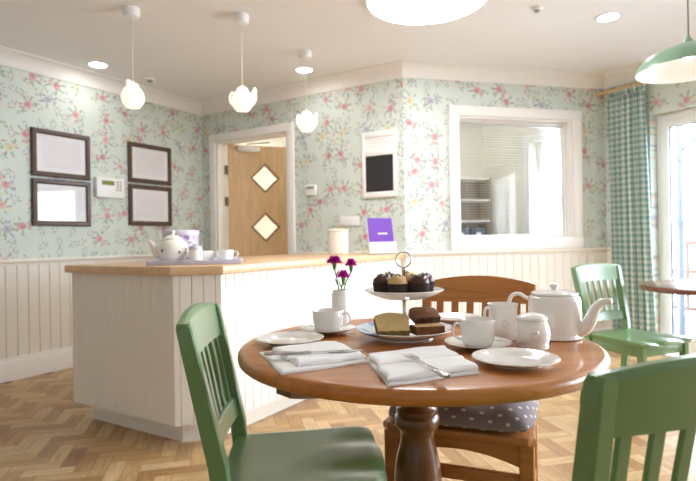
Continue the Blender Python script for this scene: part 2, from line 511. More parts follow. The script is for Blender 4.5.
def sweep(bm, L, t0, t1, prof, s0=None, s1=None):
    """profile of (inward offset, z) swept along a wall, mitred at the corners; local y = -offset"""
    a = []; b = []
    for (o, z) in prof:
        a.append(((-o*math.tan(t0/2)) if s0 is None else s0, -o, z))
        b.append(((L + o*math.tan(t1/2)) if s1 is None else s1, -o, z))
    rings(bm, [a, b])
cov = [(0, H), (0, ZP), (.012, ZP), (.016, ZP+.012)] + [(.016+.085*(1-math.cos(u*PI/12)), ZP+.012+(H-ZP-.024)*math.sin(u*PI/12)) for u in range(1, 6)] + [(.101, H-.012), (.11, H-.010), (.11, H)]
dado = [(0, ZD-.03), (.016, ZD-.03), (.020, ZD-.012), (.034, ZD-.004), (.036, ZD+.012), (.030, ZD+.018), (0, ZD+.018)]
skirt = [(0, 0), (.022, 0), (.022, .135), (.018, .15), (.012, .165), (.012, .178), (0, .18)]
trim_no = 0
def segs(nme, L, below):
    hs = [h for h in HOLES.get(nme, []) if h[2] < below]
    cuts = []; cur = 0
    for h in sorted(hs):
        e = .085 if nme == 'entrance' else .0
        cuts.append((cur, h[0]-e)); cur = h[1]+e
    cuts.append((cur, L)); return cuts
for k, (nme, O, d, L) in enumerate(WALLS):
    t0 = turn(k-1, k); t1 = turn(k, (k+1) % 7)
    rz = rzof(d); loc = (O.x, O.y, 0)
    bm = NB(); sweep(bm, L, t0, t1, cov); trim_no += 1
    struct('trim_%d' % trim_no, bm, MAT['coving'], 'white plaster coving above the %s wall' % nme.replace('_', ' '), loc, rz, ang=25)
    # dado rail
    bm = NB()
    for (a, b) in segs(nme, L, ZD):
        sweep(bm, L, t0, t1, dado, None if a == 0 else a, None if b == L else b)
    trim_no += 1
    struct('trim_%d' % trim_no, bm, MAT['cream'], 'cream dado rail on the %s wall' % nme.replace('_', ' '), loc, rz, ang=25)
    # tongue and groove wainscot
    bm = NB()
    for (a, b) in segs(nme, L, ZD):
        th = .014; a2 = a + (th*abs(math.tan(t0/2)) if a == 0 and t0 < 0 else 0); b2 = b - (th*abs(math.tan(t1/2)) if b == L and t1 < 0 else 0)
        pitch = .086; prof = [(a2, 0), (a2, -th)]
        s = math.ceil((a2+.01)/pitch)*pitch
        while s < b2-.01:
            prof += [(s-.004, -th), (s-.0015, -th+.008), (s+.0015, -th+.008), (s+.004, -th)]; s += pitch
        prof += [(b2, -th), (b2, 0)]
        rings(bm, [[(x, y, .05) for x, y in prof], [(x, y, ZD) for x, y in prof]], cap=False)
    trim_no += 1
    struct('trim_%d' % trim_no, bm, MAT['cream'], 'cream tongue and groove wainscot on the %s wall' % nme.replace('_', ' '), loc, rz, ang=25)
    bm = NB()
    for (a, b) in segs(nme, L, .1):
        sweep(bm, L, t0, t1, [(o+.012, z) for o, z in skirt], None if a == 0 else a, None if b == L else b)
    struct('baseboard_'+nme, bm, MAT['white'], 'tall white skirting board on the %s wall' % nme.replace('_', ' '), loc, rz, ang=25)

# floor: herringbone blocks
bm = NB(); uvl = bm.loops.layers.uv.new('UVMap'); rl = bm.faces.layers.float.new('rnd')
BW = .075; n = 3; g = .0009
fa = -A - PI/4
cf, sf = math.cos(fa), math.sin(fa)
def inside(p):
    r = False
    P = POLY
    for i in range(len(P)):
        a, b = P[i], P[(i+1) % len(P)]
        if (a.y > p.y) != (b.y > p.y) and p.x < (b.x-a.x)*(p.y-a.y)/(b.y-a.y)+a.x: r = not r
    return r
def block(x, y, w, h):
    cx, cy = (x+w/2)*BW, (y+h/2)*BW
    c = Vector((cf*cx-sf*cy, sf*cx+cf*cy))
    if c.y < -1.2 or abs(c.x) > 5.2: return
    if not inside(c): return
    a = [(x*BW+g, y*BW+g), ((x+w)*BW-g, y*BW+g), ((x+w)*BW-g, (y+h)*BW-g), (x*BW+g, (y+h)*BW-g)]
    f = bm.faces.new([bm.verts.new((cf*px-sf*py, sf*px+cf*py, 0)) for px, py in a])
    f[rl] = random.random(); ou, ov = random.random()*9, random.random()*9
    for lp, (px, py) in zip(f.loops, a):
        lx, ly = px-x*BW, py-y*BW
        if h > w: lx, ly = ly, lx
        lp[uvl].uv = (lx+ou, ly+ov)
for i in range(-110, 111):
    for j in range(-22, 23):
        block(i, i+2*n*j, n, 1); block(i, i+1+2*n*j, 1, n)
for f in bm.faces:
    if f.normal.z < 0: f.normal_flip()
struct('floor', bm, MAT['floor'], 'honey oak herringbone parquet floor', norm=False)
bm = NB(); prism(bm, [(p.x, p.y) for p in [C0-dd*.15, C1-dd*.15+dl*.15, at(C2, db, 0, .15), at(C3, db, 0, .15), C4+Vector((.2, .2)), C5+Vector((.2, -.2)), C6+Vector((-.2, -.2))]], -.08, -.003)
struct('floor_base', bm, MAT['grout'], 'dark joints under the parquet blocks')
bm = NB(); prism(bm, [(p.x, p.y) for p in [C0-dd*.15, C1-dd*.15+dl*.15, at(C2, db, 0, .15), at(C3, db, 0, .15), C4+Vector((.2, .2)), C5+Vector((.2, -.2)), C6+Vector((-.2, -.2))]], H, H+.1)
struct('ceiling', bm, MAT['ceiling'], 'plain white ceiling')

# ------------------------------------------------------------------ door_1: architrave, lining, oak leaf standing open
We = WALLS[1]; rzE = rzof(dd)
bm = NB()
s0, s1, zt = .20, 1.195, 2.145; aw = .078
def jamb(bm, x0, x1, z1):
    box(bm, x0, x1, -.022, 0, 0, z1, .006)
jamb(bm, s0-aw, s0+.004, zt+aw); jamb(bm, s1-.004, s1+aw, zt+aw); box(bm, s0-aw+.002, s1+aw-.002, -.021, 0, zt-.004, zt+aw, .006)
box(bm, s0, s0+.028, 0, T, 0, zt); box(bm, s1-.028, s1, 0, T, 0, zt); box(bm, s0+.028, s1-.028, 0, T, zt-.014, zt)
door = struct('door_1', bm, MAT['white'], 'white door frame with an oak door standing open', (C1.x, C1.y, 0), rzE)
LA = math.radians(52.5)
leafM = Matrix.Translation((s0+.045, T-.02, 0)) @ Matrix.Rotation(LA, 4, 'Z')
LW, LH, LT = .92, 2.126, .044
dia = [(.405, 1.765), (.405, 1.215)]; hd = .162
bm = NB()
# leaf face with two diamond holes: built as strips in x
def leaf_face(y):
    xs = sorted({0, LW, *(c+o for c, _ in dia for o in (-hd, 0, hd))})
    V = {}
    def v(x, z):
        k = (round(x, 5), round(z, 5))
        if k not in V: V[k] = bm.verts.new((x, y, z))
        return V[k]
    cx = dia[0][0]; z1, z2 = dia[1][1], dia[0][1]
    bm.faces.new([v(0,.01), v(cx-hd,.01), v(cx-hd,z1), v(cx-hd,z2), v(cx-hd,LH), v(0,LH)])
    bm.faces.new([v(LW,.01), v(LW,LH), v(cx+hd,LH), v(cx+hd,z2), v(cx+hd,z1), v(cx+hd,.01)])
    for sgn in (-1, 1):
        x = cx+sgn*hd
        bm.faces.new([v(x,.01), v(cx,.01), v(cx,z1-hd), v(x,z1)])
        bm.faces.new([v(x,z1), v(cx,z1+hd), v(cx,z2-hd), v(x,z2)])
        bm.faces.new([v(x,z2), v(cx,z2+hd), v(cx,LH), v(x,LH)])
    return V
Va = leaf_face(0); Vb = leaf_face(LT)
def side(keys, closed=True):
    ks = [(round(a, 5), round(b, 5)) for a, b in keys]
    for a, b in zip(ks, ks[1:]+ks[:1]): bm.faces.new([Va[a], Va[b], Vb[b], Vb[a]])
cx = dia[0][0]
side([(0,.01),(cx-hd,.01),(cx,.01),(cx+hd,.01),(LW,.01),(LW,LH),(cx+hd,LH),(cx,LH),(cx-hd,LH),(0,LH)])
for c, z in dia: side([(c-hd,z),(c,z-hd),(c+hd,z),(c,z+hd)])
bmesh.ops.transform(bm, matrix=Matrix.Translation((0, -LT, 0)), verts=bm.verts[:])
leaf = obj('door_leaf', bm, MAT['oakdoor'], door); leaf.matrix_local = leafM
for c, z in dia:
    bm = NB()
    o2, o1 = hd+.004, hd-.018
    for y0, y1 in ((-LT-.006, .006),):
        a = [(c-o2,z),(c,z-o2),(c+o2,z),(c,z+o2)]; b = [(c-o1,z),(c,z-o1),(c+o1,z),(c,z+o1)]
        R = [[bm.verts.new((x, y0, zz)) for x, zz in a], [bm.verts.new((x, y0, zz)) for x, zz in b], [bm.verts.new((x, y1, zz)) for x, zz in b], [bm.verts.new((x, y1, zz)) for x, zz in a]]
        for p, q in zip(R, R[1:]+R[:1]):
            for i in range(4):
                j = (i+1) % 4; bm.faces.new((p[i], p[j], q[j], q[i]))
    obj('vision_bead', bm, MAT['bead'], leaf)
    bm = NB(); o1 = hd-.012
    a = [(c-o1,z),(c,z-o1),(c+o1,z),(c,z+o1)]
    rings(bm, [[(x, -LT/2-.003, zz) for x, zz in a], [(x, -LT/2+.003, zz) for x, zz in a]])
    obj('vision_pane', bm, MAT['glass'], leaf)
for z in (.25, 1.5, 1.85):
    bm = NB(); tube(bm, [(s0+.036, T-.012, z-.05), (s0+.036, T-.012, z+.05)], .009, 10)
    box(bm, s0+.028, s0+.031, T-.06, T-.004, z-.05, z+.05)
    obj('hinge', bm, MAT['brass'], door)
bm = NB(); box(bm, .10, .34, -LT-.05, -LT, LH-.075, LH-.02, .006)
obj('door_closer', bm, MAT['plastic'], leaf)
bm = NB(); tube(bm, [(.2, -LT-.03, LH-.02), (.2, -LT-.03, LH+.008), (.42, -LT-.16, LH+.012)], .008, 8)
obj('closer_arm', bm, MAT['greypl'], leaf)
bm = NB(); tube(bm, [(LW-.07, -LT-.05, 1.0), (LW-.07, -LT-.05, 1.02), (LW-.20, -LT-.05, 1.02)], .009, 8); lathe(bm, [(0, 0), (.026, 0), (.026, .008), (0, .008)], 20, M=Matrix.Translation((LW-.07, -LT, 1.01)) @ Matrix.Rotation(PI/2, 4, 'X')); tube(bm, [(LW-.07, -LT, 1.01), (LW-.07, -LT-.05, 1.01)], .009, 8)
obj('door_handle', bm, MAT['brass'], leaf)

# corridor behind the door
def slabwall(name, p, q, z0, z1, mat, label, th=.08, out=1, holes=None):
    p, q = Vector(p), Vector(q); d = (q-p).normalized(); L = (q-p).length
    bm = NB(); wall_mesh(bm, L, holes or [], th, z1, 0, z0)
    return struct(name, bm, mat, label, (p.x, p.y, 0), rzof(d))
k1, k2, k3, k4 = at(C1, dd, -.25, T), at(C1, dd, -.25, 1.75), at(C1, dd, 1.45, 1.75), at(C1, dd, 1.45, T)
slabwall('wall_corridor_left', k1, k2, 0, H, MAT['officewall'], 'cream corridor wall beyond the oak door, left')
slabwall('wall_corridor_far', k2, k3, 0, H, MAT['officewall'], 'cream corridor wall facing the oak door')
slabwall('wall_corridor_right', k3, k4, 0, H, MAT['officewall'], 'cream corridor wall beyond the oak door, right')
bm = NB(); prism(bm, [(p.x, p.y) for p in (k1, k4, k3, k2)], -.08, -.001); struct('floor_corridor', bm, MAT['cream'], 'pale corridor floor')
bm = NB(); prism(bm, [(p.x, p.y) for p in (k1, k4, k3, k2)], H-.0, H+.08); struct('ceiling_corridor', bm, MAT['ceiling'], 'corridor ceiling')
def area(name, loc, size, power, color=(1, .93, .82), rot=(0, 0, 0), sy=None):
    l = bpy.data.lights.new(name, 'AREA'); l.energy = power; l.color = color; l.size = size
    if sy: l.shape = 'RECTANGLE'; l.size_y = sy
    else: l.shape = 'DISK'
    o = bpy.data.objects.new(name, l); COL.objects.link(o); o.location = loc; o.rotation_euler = rot
    return o
kc = at(C1, dd, .55, .95)
def downlight(x, y, z, label, r=.068, grp='round recessed downlights in the ceiling'):
    t = thing('downlight', label, 'ceiling light', (x, y, z), 0, grp)
    bm = NB(); lathe(bm, [(r, 0), (r+.016, 0), (r+.016, -.004), (r+.012, -.007), (r, -.006), (r-.002, -.002), (r, 0)], 40)
    obj('trim_ring', bm, MAT['white'], t)
    bm = NB(); lathe(bm, [(0, -.003), (r, -.003), (r, -.0005), (0, -.0005)], 40)
    obj('diffuser', bm, MAT['lamp'], t)
    return t
downlight(kc.x, kc.y, H, 'added fill downlight brightening the corridor beyond the open oak door, nearer the hinges', .10)  # fill lamp added to brighten the corridor
kc = at(C1, dd, 1.1, 1.1); downlight(kc.x, kc.y, H, 'added fill downlight brightening the corridor beyond the open oak door, nearer the far wall', .10)  # second added lamp, lifts the corridor walls and ceiling

# ------------------------------------------------------------------ window_1 : internal window with office behind
bm = NB()
w0, w1, wz0, wz1 = .507, 1.68, 1.04, 2.15; fw = .085
for (a, b, c, e) in ((w0-fw, w1+fw, wz1-.004, wz1+fw), (w0-fw, w1+fw, wz0-fw-.01, wz0+.004)):
    box(bm, a, b, -.028, 0, c, e, .007)
for (a, b) in ((w0-fw, w0+.004), (w1-.004, w1+fw)):
    box(bm, a, b, -.026, 0, wz0-.002, wz1+.002, .005)
# lining and inner stop
box(bm, w0, w0+.02, 0, T, wz0, wz1); box(bm, w1-.02, w1, 0, T, wz0, wz1); box(bm, w0+.02, w1-.02, 0, T, wz0, wz0+.02); box(bm, w0+.02, w1-.02, 0, T, wz1-.02, wz1)
win = struct('window_1', bm, MAT['white'], 'white framed internal window looking into the office', (C2.x, C2.y, 0), rzof(db))
bm = NB()
for (a, b, c, e) in ((w0+.02, w0+.045, wz0+.02, wz1-.02), (w1-.045, w1-.02, wz0+.02, wz1-.02), (w0+.045, w1-.045, wz0+.02, wz0+.042), (w0+.045, w1-.045, wz1-.042, wz1-.02)):
    box(bm, a, b, .07, .11, c, e, .004)
obj('glazing_bead', bm, MAT['white'], win)
bm = NB(); box(bm, w0+.045, w1-.045, .088, .092, wz0+.042, wz1-.042); obj('pane', bm, MAT['glass'], win)

# office
o0 = at(C2, db, .36, T); oBack = 1.72
ext = lambda t: C3 - dr*t
e1 = ext(.10); e2 = ext(1.62)
u2 = (e2-C2); sB = u2.dot(db); yB = u2.dot(Vector((-db.y, db.x)))
b0 = at(C2, db, .36, yB)
slabwall('wall_office_left', o0, b0, 0, H, MAT['officewall'], 'cream office wall at the left beyond the internal window')
slabwall('wall_office_back', b0, e2, 0, H, MAT['officewall'], 'cream office wall behind the shelves')
slabwall('wall_office_right', e2, e1, 0, H, MAT['officewall'], 'cream office wall with a bright window', .2, holes=[(.72, 1.26, .85, 2.1)])
pts = [(p.x, p.y) for p in (o0, at(C3, db, -.05, T), e1+dr*.0, e2, b0)]
bm = NB(); prism(bm, [(p.x, p.y) for p in (o0, at(C3, db, 0, T), e2+db*.2, b0)], -.08, -.001); struct('floor_office', bm, MAT['cream'], 'pale office floor')
bm = NB(); prism(bm, [(p.x, p.y) for p in (o0, at(C3, db, 0, T), e2+db*.2, b0)], H, H+.08); struct('ceiling_office', bm, MAT['ceiling'], 'office ceiling')
oc = at(C2, db, 1.0, .95); downlight(oc.x, oc.y, H, 'added fill downlight brightening the office beyond the internal window', .075)  # lamp added to lighten the office behind the glass
# office outer window
bm = NB(); oa, ob, oz0, oz1 = .72, 1.26, .85, 2.1
for (a, b, c, e) in ((oa, oa+.06, oz0, oz1), (ob-.06, ob, oz0, oz1), (oa+.06, ob-.06, oz0, oz0+.06), (oa+.06, ob-.06, oz1-.06, oz1), (oa+.06, ob-.06, 1.43, 1.49)):
    box(bm, a, b, .11, .17, c, e, .006)
w3 = struct('window_2', bm, MAT['white'], 'bright white office window seen through the internal window', (e2.x, e2.y, 0), rzof(dr))
bm = NB(); box(bm, oa+.06, ob-.06, .138, .142, oz0+.06, oz1-.06); obj('pane', bm, MAT['glass'], w3)
bm = NB()
for (a, b, c, e) in ((oa-.08, oa, oz0-.05, oz1+.08), (ob, ob+.08, oz0-.05, oz1+.08), (oa, ob, oz1, oz1+.08), (oa, ob, oz0-.05, oz0)):
    box(bm, a, b, -.02, 0, c, e, .005)
obj('architrave', bm, MAT['white'], w3)
# shelving in the office
sh = thing('shelf_unit', 'white office shelf unit behind the blind at the left of the window', 'shelf', (*at(C2, db, .72, yB-.02), 0), rzof(db))
bm = NB(); box(bm, -.30, -.28, -.3, 0, 0, 1.75); box(bm, .76, .78, -.3, 0, 0, 1.75); box(bm, -.28, .76, -.012, 0, 0, 1.75); obj('carcass', bm, MAT['tan'], sh)
for z in (.1, .55, .9, 1.24, 1.48, 1.73):
    bm = NB(); box(bm, -.28, .76, -.3, -.012, z, z+.02); obj('shelf', bm, MAT['white'], sh)
BX = [(.20, .92, (84, 104, 150)), (.42, .92, (96, 110, 140)), (.64, .92, (60, 74, 108))]
for i, (x, z, c) in enumerate(BX):
    m = plain('blue_card_%d' % i, c, .7)
    tt = thing('box_file', ['blue box file on the office shelf, at its left', 'pale blue box file in the middle of the office shelf', 'navy box file on the office shelf, at its right'][i], 'box file', (*at(C2, db, .72+x, yB-.16), z), rzof(db), 'box files on the office shelf')
    bm = NB(); box(bm, -.09, .09, -.11, .11, 0, .25, .004); obj('body', bm, m, tt)
    bm = NB(); box(bm, -.03, .03, -.112, -.1105, .15, .2); obj('spine_label', bm, MAT['plastic'], tt)
# blind
bl = thing('venetian_blind', 'white venetian blind with open slats behind the internal window', 'blind', (C2.x, C2.y, 0), rzof(db))
bm = NB(); box(bm, w0+.03, w1-.03, .118, .15, wz1-.055, wz1-.024, .003); obj('head_rail', bm, MAT['white'], bl)
bm = NB()
z = wz0+.05
while z < wz1-.065:
    box(bm, w0+.035, w1-.035, .122, .144, z, z+.0012); z += .024
obj('slats', bm, MAT['white'], bl)
bm = NB()
for s in (w0+.15, (w0+w1)/2, w1-.15): tube(bm, [(s, .133, wz0+.04), (s, .133, wz1-.05)], .0012, 6)
obj('cord', bm, MAT['white'], bl)

# ------------------------------------------------------------------ French window on the right wall
fr0, fr1, frz = .43, 2.75, 2.13
bm = NB(); y0, y1 = .10, .155
box(bm, fr0, fr0+.04, y0, y1, 0, frz, .005); box(bm, fr1-.04, fr1, y0, y1, 0, frz, .005); box(bm, fr0+.04, fr1-.04, y0, y1, frz-.06, frz, .005); box(bm, fr0+.04, fr1-.04, y0, y1, 0, .03, .003)
fd = struct('window_3', bm, MAT['white'], 'white glazed double doors to the terrace', (C3.x, C3.y, 0), rzof(dr))
mid = (fr0+fr1)/2
for a, b in ((fr0+.042, mid-.002), (mid+.002, fr1-.042)):
    bm = NB(); st = .065
    box(bm, a, a+st, y0-.01, y1-.01, .03, frz-.062, .005); box(bm, b-st, b, y0-.01, y1-.01, .03, frz-.062, .005)
    box(bm, a+st, b-st, y0-.01, y1-.01, .03, .16, .005); box(bm, a+st, b-st, y0-.01, y1-.01, frz-.062-st, frz-.062, .005)
    lf = obj('casement', bm, MAT['white'], fd)
    bm = NB()
    for (p, q, c, e) in ((a+st, a+st+.008, .16, frz-.127), (b-st-.008, b-st, .16, frz-.127), (a+st+.008, b-st-.008, .16, .168), (a+st+.008, b-st-.008, frz-.135, frz-.127)):
        box(bm, p, q, y0+.008, y1-.025, c, e)
    obj('gasket', bm, MAT['seal'], lf)
    bm = NB(); box(bm, a+st+.004, b-st-.004, .118, .122, .164, frz-.131); obj('pane', bm, MAT['glass'], lf)
    bm = NB(); sx = b-.045 if a < mid-.5 else a+.045
    tube(bm, [(sx, y0-.01, 1.02), (sx, y0-.05, 1.02), (sx, y0-.05, .90)], .009, 8); obj('door_handle', bm, MAT['plastic'], lf)
# other daylight windows, out of frame
def simple_window(no, k, h, label):
    nme, O, d, L = WALLS[k]; a, b, c, e = h
    bm = NB(); f = .06
    for (p, q, r, s) in ((a, a+f, c, e), (b-f, b, c, e), (a+f, b-f, c, c+f), (a+f, b-f, e-f, e), ((a+b)/2-.03, (a+b)/2+.03, c+f, e-f)):
        box(bm, p, q, .09, .15, r, s, .005)
    w = struct('window_%d' % no, bm, MAT['white'], label, (O.x, O.y, 0), rzof(d))
    bm = NB(); box(bm, a+f, b-f, .118, .122, c+f, e-f); obj('pane', bm, MAT['glass'], w)
simple_window(4, 3, HOLES['right'][1], 'white window on the right wall outside the frame')

# terrace outside
bm = NB()
t1, t2, t3, t4 = at(C3, dr, -.9, T+.22), at(C3, dr, 6.5, T+.02), at(C3, dr, 6.5, 3.2), at(C3, dr, -.9, 3.2)
prism(bm, [(p.x, p.y) for p in (t1, t2, t3, t4)], -.2, -.06)
struct('floor_terrace', bm, MAT['deck'], 'pale terrace paving outside the glazed doors')
rl_ = thing('terrace_railing', 'brown timber railing along the terrace outside the glazed doors', 'railing', (*at(C3, dr, 0, 2.4), -.06), rzof(dr))
for s in (-.8, .2, 1.2, 2.2, 3.2):
    bm = NB(); bar(bm, [(s, 0, 0), (s, 0, 1.08)], .045, .045); obj('post', bm, MAT['rail'], rl_)
for z in (.15, .62, .98):
    bm = NB(); box(bm, -.8, 3.2, -.025, .025, z, z+.06, .005); obj('rail', bm, MAT['rail'], rl_)
for i in range(33):
    s = -.74+i*.12
    if min(abs(s-q) for q in (-.8, .2, 1.2, 2.2, 3.2)) < .05: continue
    bm = NB(); box(bm, s-.018, s+.018, -.018, .018, .21, .98); obj('baluster', bm, MAT['rail'], rl_)
pl = thing('canopy_post', 'grey steel terrace post with bracing outside the glazed doors', 'post', (*at(C3, dr, -.03, 1.35), -.06), rzof(dr))
bm = NB(); tube(bm, [(0, 0, 0), (0, 0, 3.2)], .035, 14); obj('shaft', bm, MAT['pole'], pl)
for z, rr in ((1.25, .05), (1.95, .05)):
    bm = NB(); lathe(bm, [(0, z-.03), (rr, z-.03), (rr, z+.03), (0, z+.03)], 16); obj('collar', bm, MAT['pole'], pl)
bm = NB(); tube(bm, [(0, 0, 2.0), (.55, 0, 2.45)], .018, 8); tube(bm, [(0, 0, 2.0), (-.4, 0, 2.45)], .018, 8); obj('brace', bm, MAT['pole'], pl)

# ------------------------------------------------------------------ curtain and pole
pole = thing('curtain_pole', 'pale wooden curtain pole above the glazed doors', 'curtain pole', (C3.x, C3.y, 2.40), rzof(dr))
bm = NB(); tube(bm, [(.02, -.085, 0), (2.95, -.085, 0)], .014, 14); obj('rod', bm, MAT['pine'], pole)
for s, sg in ((.02, -1), (2.95, 1)):
    bm = NB(); lathe(bm, [(0, 0), (.016, 0), (.016, .008), (.024, .016), (.026, .03), (.018, .044), (0, .05)], 18, M=Matrix.Translation((s, -.085, 0)) @ Matrix.Rotation(sg*PI/2, 4, 'Y')); obj('finial', bm, MAT['pine'], pole)
for s in (.10, 2.8):
    bm = NB(); box(bm, s-.012, s+.012, -.085, 0, -.03, -.012, .003); obj('bracket', bm, MAT['pine'], pole)
for i in range(7):
    bm = NB(); torus(bm, .021, .003, 20, 8, Matrix.Translation((.10+i*.055, -.085, -.004)) @ Matrix.Rotation(PI/2, 4, 'Y')); obj('ring', bm, MAT['pine'], pole)
cu = thing('curtain', 'green and white gingham curtain hanging beside the glazed doors', 'curtain', (C3.x, C3.y, 0), rzof(dr))
def curtain_cloth(za, zb, s0a, s1a, s0b, s1b, nw, amp, name, mat):
    bm = NB(); uvl = bm.loops.layers.uv.new('UVMap'); N = 150; K = 30
    G = []; acc = 0; prev = None; U = []
    for i in range(N+1):
        f = i/N
        ph = f*nw*2*PI
        x = f*.40 + .008*math.sin(2*ph+1); y = amp*math.sin(ph+.5*math.sin(f*7))
        if prev: acc += math.hypot(x-prev[0], y-prev[1])
        prev = (x, y); U.append(acc)
    for i in range(N+1):
        f = i/N; ph = f*nw*2*PI; row = []
        for j in range(K+1):
            g_ = j/K; z = zb+(za-zb)*g_
            sa = s0b+(s0a-s0b)*g_; sb = s1b+(s1a-s1b)*g_
            am = amp*(1-.55*g_**6)
            y = -.085+am*math.sin(ph+.5*math.sin(f*7)+.25*math.sin(g_*4+f*5))
            row.append(bm.verts.new((sa+(sb-sa)*f+.006*math.sin(2*ph+1), y, z)))
        G.append(row)
    for i in range(N):
        for j in range(K):
            fc = bm.faces.new((G[i][j], G[i+1][j], G[i+1][j+1], G[i][j+1]))
            for lp, (a, b) in zip(fc.loops, ((i, j), (i+1, j), (i+1, j+1), (i, j+1))):
                lp[uvl].uv = (U[a]*1.15, zb+(za-zb)*b/K)
    o = obj(name, bm, mat, cu, norm=False)
    for p in o.data.polygons: p.use_smooth = True
    md = o.modifiers.new('thick', 'SOLIDIFY'); md.thickness = .002
    return o
curtain_cloth(2.33, .03, .085, .44, .09, .50, 6.5, .042, 'drape', MAT['gingham'])
curtain_cloth(2.395, 2.332, .085, .44, .085, .44, 9, .02, 'heading', MAT['gingham'])

# ------------------------------------------------------------------ counter
PL = Vector((-.900, 2.738)); PR = Vector((-.668, 2.794))
PEND = PL - dd*.89
FL = (C2-PR).dot(dl)  # run of the front panel to the wall
tF = (C1.dot(dl)-PR.dot(dl)) - .004
PW = PR + dl*tF
tB = (C1.dot(dl)-PEND.dot(dl)) - .004
PB = PEND + dl*tB
ctr = thing('reception_counter', 'long cream panelled serving counter in the middle of the room', 'counter', (PL.x, PL.y, 0))
cl = lambda p: (p.x-PL.x, p.y-PL.y)
def tg_panel(name, p, q, z0, z1, pitch, mat, th=.018, ofs=None, dp=.006):
    d = (q-p).normalized(); L = (q-p).length
    bm = NB(); prof = [(0, th), (0, 0)]
    s = (pitch/2) if ofs is None else ofs
    while s < L-.01:
        prof += [(s-.003, 0), (s-.001, dp), (s+.001, dp), (s+.003, 0)]; s += pitch
    prof += [(L, 0), (L, th)]
    rings(bm, [[(x, y, z0) for x, y in prof], [(x, y, z1) for x, y in prof]])
    o = obj(name, bm, mat, ctr, (p.x-PL.x, p.y-PL.y, 0), rzof(d), ang=25)
    return o
zb, ztop = .11, .883
tg_panel('end_panel', PEND, PL, zb, ztop, .075, MAT['cream'], dp=.0022)
tg_panel('corner_panel', PL, PR, zb, ztop, .06, MAT['cream'])
tg_panel('front_panel', PR, PW, zb, ztop, .068, MAT['cream'])
nb = Vector((-dd.y, dd.x))
def inset(k, kw=0):
    P = [PEND, PL, PR, PW, PB]; K = [k, k, k, kw, k]; out = []
    for i in range(5):
        a, b, c = P[i-1], P[i], P[(i+1) % 5]
        d1 = (b-a).normalized(); d2 = (c-b).normalized()
        n1 = Vector((-d1.y, d1.x)); n2 = Vector((-d2.y, d2.x)); k1, k2 = K[i-1], K[i]
        den = n1.x*n2.y-n1.y*n2.x
        out.append(b + Vector(((k1*n2.y-k2*n1.y)/den, (n1.x*k2-n2.x*k1)/den)))
    return out
ins = inset(.019)
bm = NB(); prism(bm, [cl(p) for p in ins], zb, ztop); obj('carcass', bm, MAT['cream'], ctr)
ins = inset(.075)
bm = NB(); prism(bm, [cl(p) for p in ins], 0, zb+.01); obj('plinth', bm, MAT['cream'], ctr)
ov = .028
wp = inset(-ov)
bm = NB(); prism(bm, [cl(p) for p in wp], .885, .93, .006)
wt = tag(obj('worktop', bm, MAT['oak'], None, (PL.x, PL.y, 0)), 'pale oak worktop along the cream serving counter', 'worktop')
ZW = .931

# ------------------------------------------------------------------ pictures etc. on the left wall (s measured back from C1)
def on_wall(C, d, s, z, y=0): p = at(C, d, s, y); return (p.x, p.y, z)
def picture(s0, s1, z0, z1, label):
    w, h = s1-s0, z1-z0
    t = thing('picture_frame', label, 'picture', on_wall(C1, dl, s0, z0), rzof(dl), 'dark framed prints on the floral wall')
    bm = NB(); b = .042
    prof = [(0, 0), (0, -.022), (.008, -.028), (.03, -.024), (b, -.016), (b, 0)]
    rr = []
    for (cx_, cz, sx, sz) in ((0, 0, 1, 1), (w, 0, -1, 1), (w, h, -1, -1), (0, h, 1, -1)):
        rr.append([(cx_+sx*o, y, cz+sz*o) for o, y in prof])
    V = [[bm.verts.new(p) for p in r] for r in rr]
    for i in range(4):
        a, c = V[i], V[(i+1) % 4]
        for k in range(len(prof)):
            l = (k+1) % len(prof); bm.faces.new((a[k], c[k], c[l], a[l]))
    obj('frame', bm, MAT['frame'], t, ang=20)
    bm = NB(); box(bm, b-.004, w-b+.004, -.010, -.001, b-.004, h-b+.004); obj('mount', bm, MAT['mat'], t)
    bm = NB(); box(bm, b+.045, w-b-.045, -.0112, -.0102, b+.035, h-b-.035); obj('print', bm, MAT['print'], t)
    bm = NB(); box(bm, b-.003, w-b+.003, -.0145, -.0125, b-.003, h-b+.003); obj('glazing', bm, MAT['glass'], t)
picture(-1.855, -1.348, 1.62, 2.012, 'dark wooden frame with pale print, upper of the pair left of the alarm panel')
picture(-1.855, -1.348, 1.212, 1.60, 'dark wooden frame with pale print, lower of the pair left of the alarm panel')
picture(-.955, -.45, 1.645, 2.03, 'dark wooden frame with pale print, upper of the pair right of the alarm panel')
picture(-.955, -.45, 1.23, 1.625, 'dark wooden frame with pale print, lower of the pair right of the alarm panel')
t = thing('alarm_panel', 'white alarm panel with a green display between the framed prints', 'alarm panel', on_wall(C1, dl, -1.305, 1.475), rzof(dl))
bm = NB(); box(bm, 0, .285, -.045, 0, 0, .185, .006); obj('housing', bm, MAT['plastic'], t)
bm = NB(); box(bm, .05, .175, -.047, -.044, .115, .155); obj('display', bm, MAT['lcd'], t)
bm = NB()
for i in range(4):
    for j in range(2): box(bm, .20+j*.03, .22+j*.03, -.048, -.044, .07+i*.024, .085+i*.024, .002)
obj('keypad', bm, MAT['greypl'], t)
